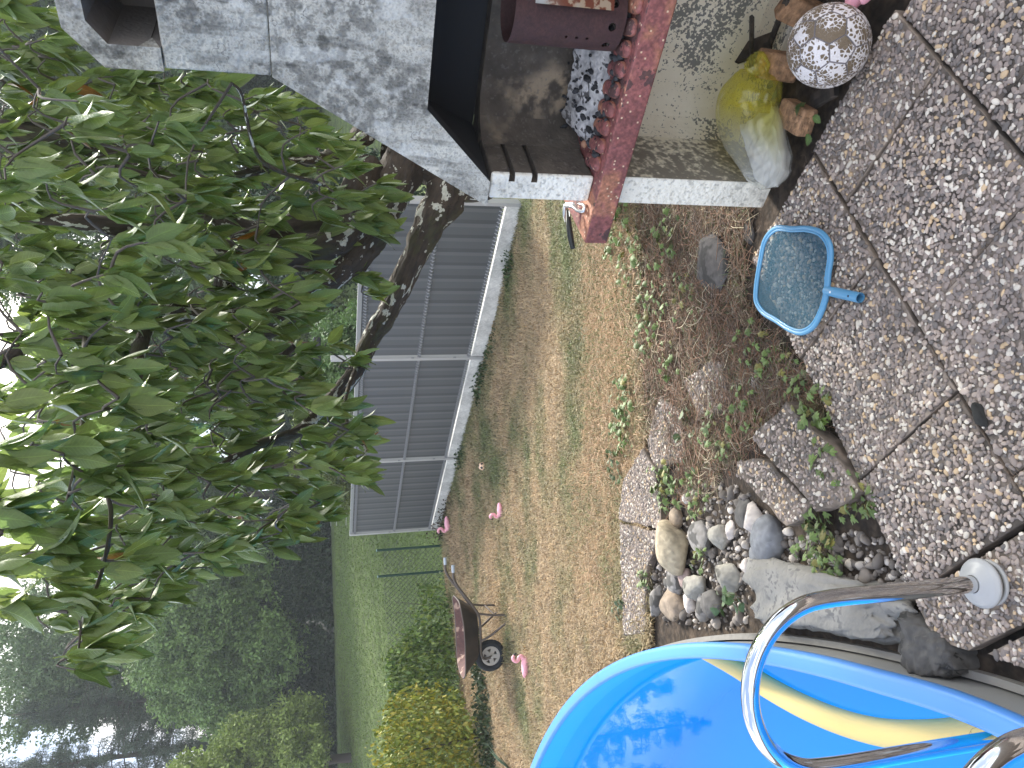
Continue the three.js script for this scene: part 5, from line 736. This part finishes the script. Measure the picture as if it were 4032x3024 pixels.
  for (let i = 0; i < 2400; i++) { const px = 2500 + 1250 * R(), py = 1880 + 640 * R(); if (!inPoly(area, px, py)) continue; const p = onY(px, py, -0.08), s = 0.005 + 0.036 * R() * R() * R() + 0.006 * R(); m.push(TRS(V(p.x, groundY(p.x, p.z) + s * 0.3, p.z), new THREE.Euler(R() * 6, R() * 6, R() * 6), V(s, s * 0.7, s * (0.7 + 0.5 * R())))); const k = 0.6 + 0.7 * R(), w = R() < 0.35; c.push(w ? rgb(0.5 * k, 0.45 * k, 0.40 * k) : rgb(0.2 * k, 0.175 * k, 0.155 * k)); }
  const rub = instanced('rubble', rock(645, 1, 1, 1, 1, 0.4, 5), std({}), m, scene, c); rub.userData = { kind: 'stuff', label: 'small rubble and chippings between the stones by the pool', category: 'rubble' };
}

// ---------------------------------------------------------------- grass, straw and litter (nobody could count them)
function bladeClump(seed, n, h, lean, w) { const R = rng(seed), pos = [], idx = []; for (let i = 0; i < n; i++) { const a = R() * 6.28, o = V((R() - 0.5) * 1.4, 0, (R() - 0.5) * 1.4).multiplyScalar(h), d = V(Math.cos(a), 0, Math.sin(a)), s = V(-d.z, 0, d.x).multiplyScalar(w), l = lean * (0.4 + R()), hh = h * (0.5 + 0.7 * R()), p1 = o.clone().addScaledVector(d, l * hh * 0.35).setY(hh * 0.55), p2 = o.clone().addScaledVector(d, l * hh * 1.1).setY(hh * (1 - 0.45 * Math.min(1, l))), k = pos.length / 3; for (const v of [o.clone().sub(s), o.clone().add(s), p1.clone().addScaledVector(s, -0.8), p1.clone().addScaledVector(s, 0.8), p2]) pos.push(v.x, v.y, v.z); idx.push(k, k + 1, k + 2, k + 1, k + 3, k + 2, k + 2, k + 3, k + 4); } const g = new THREE.BufferGeometry(); g.setAttribute('position', new THREE.Float32BufferAttribute(pos, 3)); g.setIndex(idx); g.computeVertexNormals(); return g; }
const grassMat = new THREE.MeshPhysicalMaterial({ roughness: 0.85, transmission: 0.15, thickness: 0, side: THREE.DoubleSide });
function field(name, label, category, geos, n, pick, colour, scale, seed) {
  const R = rng(seed), sets = geos.map(() => ({ m: [], c: [] })), root = new THREE.Group(); root.name = numbered(name); root.userData = { kind: 'stuff', label, category }; scene.add(root);
  for (let i = 0; i < n; i++) { const p = pick(R); if (!p) continue; const k = Math.floor(R() * geos.length), s = scale(R, p); sets[k].m.push(TRS(V(p.x, p.y ?? 0, p.z), new THREE.Euler((R() - 0.5) * 0.3, R() * 6.28, (R() - 0.5) * 0.3), s)); sets[k].c.push(colour(R, p)); }
  sets.forEach((s, k) => s.m.length && instanced('blades', geos[k], grassMat, s.m, root, s.c));
}
{
  const short = [bladeClump(1, 9, 0.038, 1.0, 0.0026), bladeClump(2, 9, 0.030, 1.5, 0.0026), bladeClump(3, 8, 0.048, 0.8, 0.0024)], far = [bladeClump(4, 10, 0.05, 0.8, 0.004), bladeClump(5, 10, 0.045, 1.1, 0.004)], tall = [bladeClump(6, 12, 0.075, 1.0, 0.0016), bladeClump(7, 12, 0.06, 1.5, 0.0016)];
  const lawnPick = (R) => { const z = -3.95 - 9.2 * Math.pow(R(), 1.35), X = -z * mix(-0.66, 0.5, R()); if (X < -6.5 || neighbour(X, z) || inPoly(poolOut, X, z) || (X > 0.95 && z > -4.4)) return null; return V(X, groundY(X, z) - 0.003, z); };
  const tone = (R, p) => { const t = clamp(dryness(p.x, p.z) + (R() - 0.5) * 0.55), v = 0.6 + 0.8 * R(); const c = lerp3([0.13, 0.16, 0.05], [0.44, 0.315, 0.18], t); return rgb(c[0] * v, c[1] * v, c[2] * v); };
  field('dry_grass', 'short dry tan and green lawn grass', 'grass', short, 125000, lawnPick, tone, (R, p) => (0.8 + 0.5 * R()) * (1 + 0.05 * -p.z), 801);
  field('far_grass', 'bright green mown grass of the neighbouring lawn', 'grass', far, 60000, (R) => { const z = -10.5 - 20 * Math.pow(R(), 1.2), x = mix(-0.62, 0.22, R()) * -z; if (!neighbour(x, z)) return null; return V(x, groundY(x, z) - 0.004, z); }, (R) => { const v = 0.75 + 0.5 * R(); return rgb(0.155 * v, 0.225 * v, 0.05 * v); }, (R) => 0.7 + 0.6 * R(), 802);
  field('brown_grass', 'tall orange-brown dry grass along the lawn edge', 'grass', tall, 9000, (R) => { const px = mix(2330, 2530, R()), py = mix(850, 2350, R()), k = fbm3(px * 0.01, py * 0.006, 3, 2), q = onLawn(px + 40 * k - (py > 1850 ? 70 : 0), py); if (py > 1900 && R() < 0.7) return null; return V(q.x, groundY(q.x, q.z) - 0.004, q.z); }, (R) => { const v = 0.7 + 0.6 * R(), g = R() < 0.16; return g ? rgb(0.13 * v, 0.16 * v, 0.045 * v) : rgb(0.40 * v, 0.25 * v, 0.13 * v); }, (R) => 0.65 + 0.6 * R(), 803);
  // tangled dead stems over the bed
  const strand = [1, 2, 3].map((s) => { const R = rng(900 + s), g = []; for (let i = 0; i < 5; i++) { const a = V((R() - 0.5) * 0.1, 0.004 + 0.02 * R(), (R() - 0.5) * 0.1), b = a.clone().add(V((R() - 0.5) * 0.12, 0.02 * R(), (R() - 0.5) * 0.12)), c = b.clone().add(V((R() - 0.5) * 0.14, -0.006, (R() - 0.5) * 0.14)); g.push(limb([a, b, c], [0.0011, 0.001, 0.0007], 6, 3)); } return mergeGeometries(g); });
  const bedPx = [[2400, 780], [2990, 800], [2980, 1250], [3150, 1420], [3300, 1620], [3150, 1600], [2960, 1760], [2880, 1840], [2800, 1930], [2640, 1960], [2700, 1850], [2560, 1700], [2520, 1400]];
  const bedPick = (R) => { for (let k = 0; k < 6; k++) { const px = 2400 + 950 * R(), py = 780 + 1560 * R(); if (inPoly(bedPx, px, py)) { const q = onY(px, py, -0.085); return V(q.x, groundY(q.x, q.z) + 0.004, q.z); } } return null; };
  field('dead_stems', 'tangled brown dead stems over the stony bed', 'dead stems', strand, 2600, bedPick, (R) => { const v = 0.55 + 0.8 * R(), k = R(); return k < 0.12 ? rgb(0.50 * v, 0.42 * v, 0.28 * v) : k < 0.5 ? rgb(0.24 * v, 0.125 * v, 0.07 * v) : rgb(0.15 * v, 0.10 * v, 0.065 * v); }, (R) => 0.6 + 0.9 * R(), 804);
  field('bed_grass', 'sparse green and brown grass tufts in the stony bed', 'grass', tall, 1500, bedPick, (R) => { const v = 0.7 + 0.6 * R(); return R() < 0.5 ? rgb(0.12 * v, 0.16 * v, 0.05 * v) : rgb(0.26 * v, 0.17 * v, 0.09 * v); }, (R) => 0.35 + 0.5 * R(), 805);
  // moss and crumbs in the joints
  const jointPick = (R) => { const a = -0.5 + 4 * R(), b = -2 + 3 * R(), k = R() < 0.5, A = k ? Math.round(a * 2) / 2 : a, B = k ? b : Math.round(b), [x, z] = slabXZ(A, B); if (fbm3(x * 3, 1, z * 3, 2) < 0.08) return null; return V(x + (R() - 0.5) * 0.02, -0.012, z + (R() - 0.5) * 0.02); };
  field('joint_roots', 'dry roots and crumbs lying in the patio joints', 'roots', strand, 420, jointPick, (R) => { const v = 0.6 + 0.7 * R(); return rgb(0.22 * v, 0.15 * v, 0.095 * v); }, (R) => 0.25 + 0.3 * R(), 806);
  // dead leaves
  const dl = [leafGeo(31, 0.3, 0.35, 0.8, 0.1), leafGeo(32, 0.36, -0.4, 0.6, 0.15)].map((g) => g.rotateX(1.45).translate(0, 0.12, 0));
  field('dead_leaves', 'curled brown dead leaves scattered on bed and lawn', 'dead leaves', dl, 420, (R) => { if (R() < 0.42) return bedPick(R); if (R() < 0.35) { const k = R(), x = mix(-2.3, -3.6, k) + (R() - 0.5) * 0.25, z = mix(-12.2, -9.6, k) + (R() - 0.5) * 0.3; return V(x, groundY(x, z) + 0.02, z); } return lawnPick(R); }, (R) => { const v = 0.6 + 0.7 * R(); return R() < 0.3 ? rgb(0.42 * v, 0.30 * v, 0.19 * v) : rgb(0.30 * v, 0.13 * v, 0.07 * v); }, (R) => 0.03 + 0.03 * R(), 807);
}
// ---------------------------------------------------------------- weeds
function fiveFinger(seed, n = 5) { const g = []; for (let i = 0; i < n; i++) { const a = (i - (n - 1) / 2) * 0.62, L = 1 - 0.16 * Math.abs(i - (n - 1) / 2), l = leafGeo(seed + i, 0.19, 0.12, 0.25, 0.14); l.translate(0, 0.14, 0).scale(L, L, L).rotateX(1.25).rotateY(a); g.push(l); } return mergeGeometries(g); }
const cinq = [fiveFinger(41), fiveFinger(51), fiveFinger(61, 3)], bram = [leafGeo(71, 0.34, 0.1, 0.25, 0.12).rotateX(1.1), leafGeo(72, 0.3, -0.1, 0.2, 0.12).rotateX(1.2)];
const weedMat = new THREE.MeshPhysicalMaterial({ map: leafMap, roughness: 0.6, transmission: 0.25, thickness: 0, side: THREE.DoubleSide });
{
  let n = 0;
  function weed(label, px, py, r, count, size, geos, y = -0.05, lift = 0.05, tone = [0.17, 0.28, 0.055], group = 'creeping weeds of the bed') {
    const R = rng(1000 + n++), c = onY(px, py, y), t = thing('creeping_weed', label, 'weed', V(c.x, Math.max(groundY(c.x, c.z), y - 0.02), c.z), 0, group), sets = geos.map(() => ({ m: [], c: [] })), stems = [];
    for (let i = 0; i < count; i++) { const a = R() * 6.28, q = Math.sqrt(R()) * r, e = V(Math.cos(a) * q, 0.012 + lift * R(), Math.sin(a) * q), k = Math.floor(R() * geos.length), v = 0.7 + 0.6 * R(), yel = R() < 0.1 ? 1.7 : 1; stems.push(limb([V(e.x * 0.3, 0, e.z * 0.3), V(e.x * 0.7, e.y * 0.6, e.z * 0.7), e], [0.0012, 0.001, 0.0008], 4, 3)); sets[k].m.push(TRS(e, new THREE.Euler((R() - 0.5) * 0.8, R() * 6.28, (R() - 0.5) * 0.8), size * (0.7 + 0.6 * R()))); sets[k].c.push(rgb(tone[0] * v * yel, tone[1] * v, tone[2] * v)); }
    mesh('stems', mergeGeometries(stems), std({ color: rgb(0.13, 0.11, 0.05) }), t, 'stuff'); sets.forEach((s, k) => s.m.length && instanced('leaves', geos[k], weedMat, s.m, t, s.c));
  }
  const W = (l, px, py, r, c, s = 0.026, y = -0.05, lf = 0.05, tn) => weed(l, px, py, r * 1.1, Math.round(c * 1.4), s * 1.35, cinq, y, lf, tn);
  W('green weed patch beside the left end of the red shelf', 2440, 880, 0.20, 60, 0.036, -0.08, 0.12); W('green weed patch below the shelf end, toward the lawn', 2500, 1010, 0.17, 45, 0.034, -0.08, 0.1); W('small weed in brown stems near the flat dark rock', 2620, 930, 0.13, 22, 0.03); W('weed sprig at the lawn edge, above the flat dark rock', 2560, 1180, 0.16, 30, 0.03); W('weed sprig among brown stems right of the flat dark rock', 2700, 1190, 0.14, 20);
  W('leafy weed at the edge of the brown grass', 2560, 1330, 0.12, 26, 0.03, -0.08, 0.08); W('weed tuft left of the half-buried slab', 2630, 1420, 0.10, 16); W('dense green creeper where brown grass meets the sunken slab', 2480, 1560, 0.13, 60, 0.03, -0.08, 0.09); W('dense green creeper at the tip of the pale edging slab', 2470, 1700, 0.14, 70, 0.03, -0.08, 0.09); W('green tuft at the lawn side of the pale edging slab', 2440, 1840, 0.10, 30, 0.028, -0.08, 0.08, [0.13, 0.2, 0.06]);
  W('weed sprig just above the skimmer net', 2960, 1340, 0.10, 22); W('weed sprig at the corner of the skimmer net', 3010, 1410, 0.09, 20); W('weed among roots between net and tipped slab', 3130, 1500, 0.10, 22); W('dark green weed on the end of the tipped slab', 3210, 1590, 0.09, 22, 0.032, 0.0); W('weed running along the tipped slab', 3240, 1820, 0.07, 16, 0.026, 0.02, 0.03); W('weed at the low end of the tipped slab', 3370, 1960, 0.08, 22, 0.028, 0.0); W('weed in the gap between tipped slab and patio', 3210, 2100, 0.11, 34, 0.03, -0.03); W('weed by the concrete lump, near the ladder rail', 3260, 2230, 0.09, 26, 0.028, -0.02);
  W('weed in the middle of the bed, right of the half-buried slab', 2940, 1600, 0.12, 24); W('weed patch between sunken slab and narrow broken slab', 2830, 1720, 0.13, 30); W('leafy weed above the large tan boulder', 2620, 1920, 0.12, 34, 0.034, -0.05, 0.07); W('weed beside the white stone near the tan boulder', 2740, 1950, 0.11, 26); W('small weed between edging slab and stones', 2540, 2280, 0.06, 14); W('tiny weed under the smooth mid-grey stone', 2760, 2200, 0.06, 12); W('green tuft between edging slab and pool rim', 2470, 2400, 0.08, 20, 0.026, -0.09, 0.07, [0.11, 0.18, 0.06]);
  weed('long trailing weed stem with round leaves over the sunken slab', 2720, 1700, 0.17, 16, 0.05, bram, -0.05, 0.05, [0.13, 0.22, 0.06]); weed('bramble sprig with large toothed leaves near the pool rim', 2900, 2360, 0.07, 13, 0.062, bram, -0.02, 0.10, [0.085, 0.19, 0.05]); weed('small sprig with toothed leaves in front of the briquette', 3160, 480, 0.055, 9, 0.045, bram, 0.03, 0.06, [0.12, 0.22, 0.05]); weed('dark sprig behind the plastic bag', 3050, 420, 0.06, 7, 0.045, bram, 0.02, 0.07, [0.07, 0.15, 0.045]);
}
{ const p = onY(3862, 1632, 0.006); const o = single('debris_clump', 'small black clump of debris lying on a patio joint', 'debris', rock(91, 0.032, 0.012, 0.018, 3, 0.5, 0), std({ color: rgb(0.02, 0.02, 0.018) }), V(p.x, 0.012, p.z)); o.rotation.y = 0.6; }
renderer.render(scene, camera);
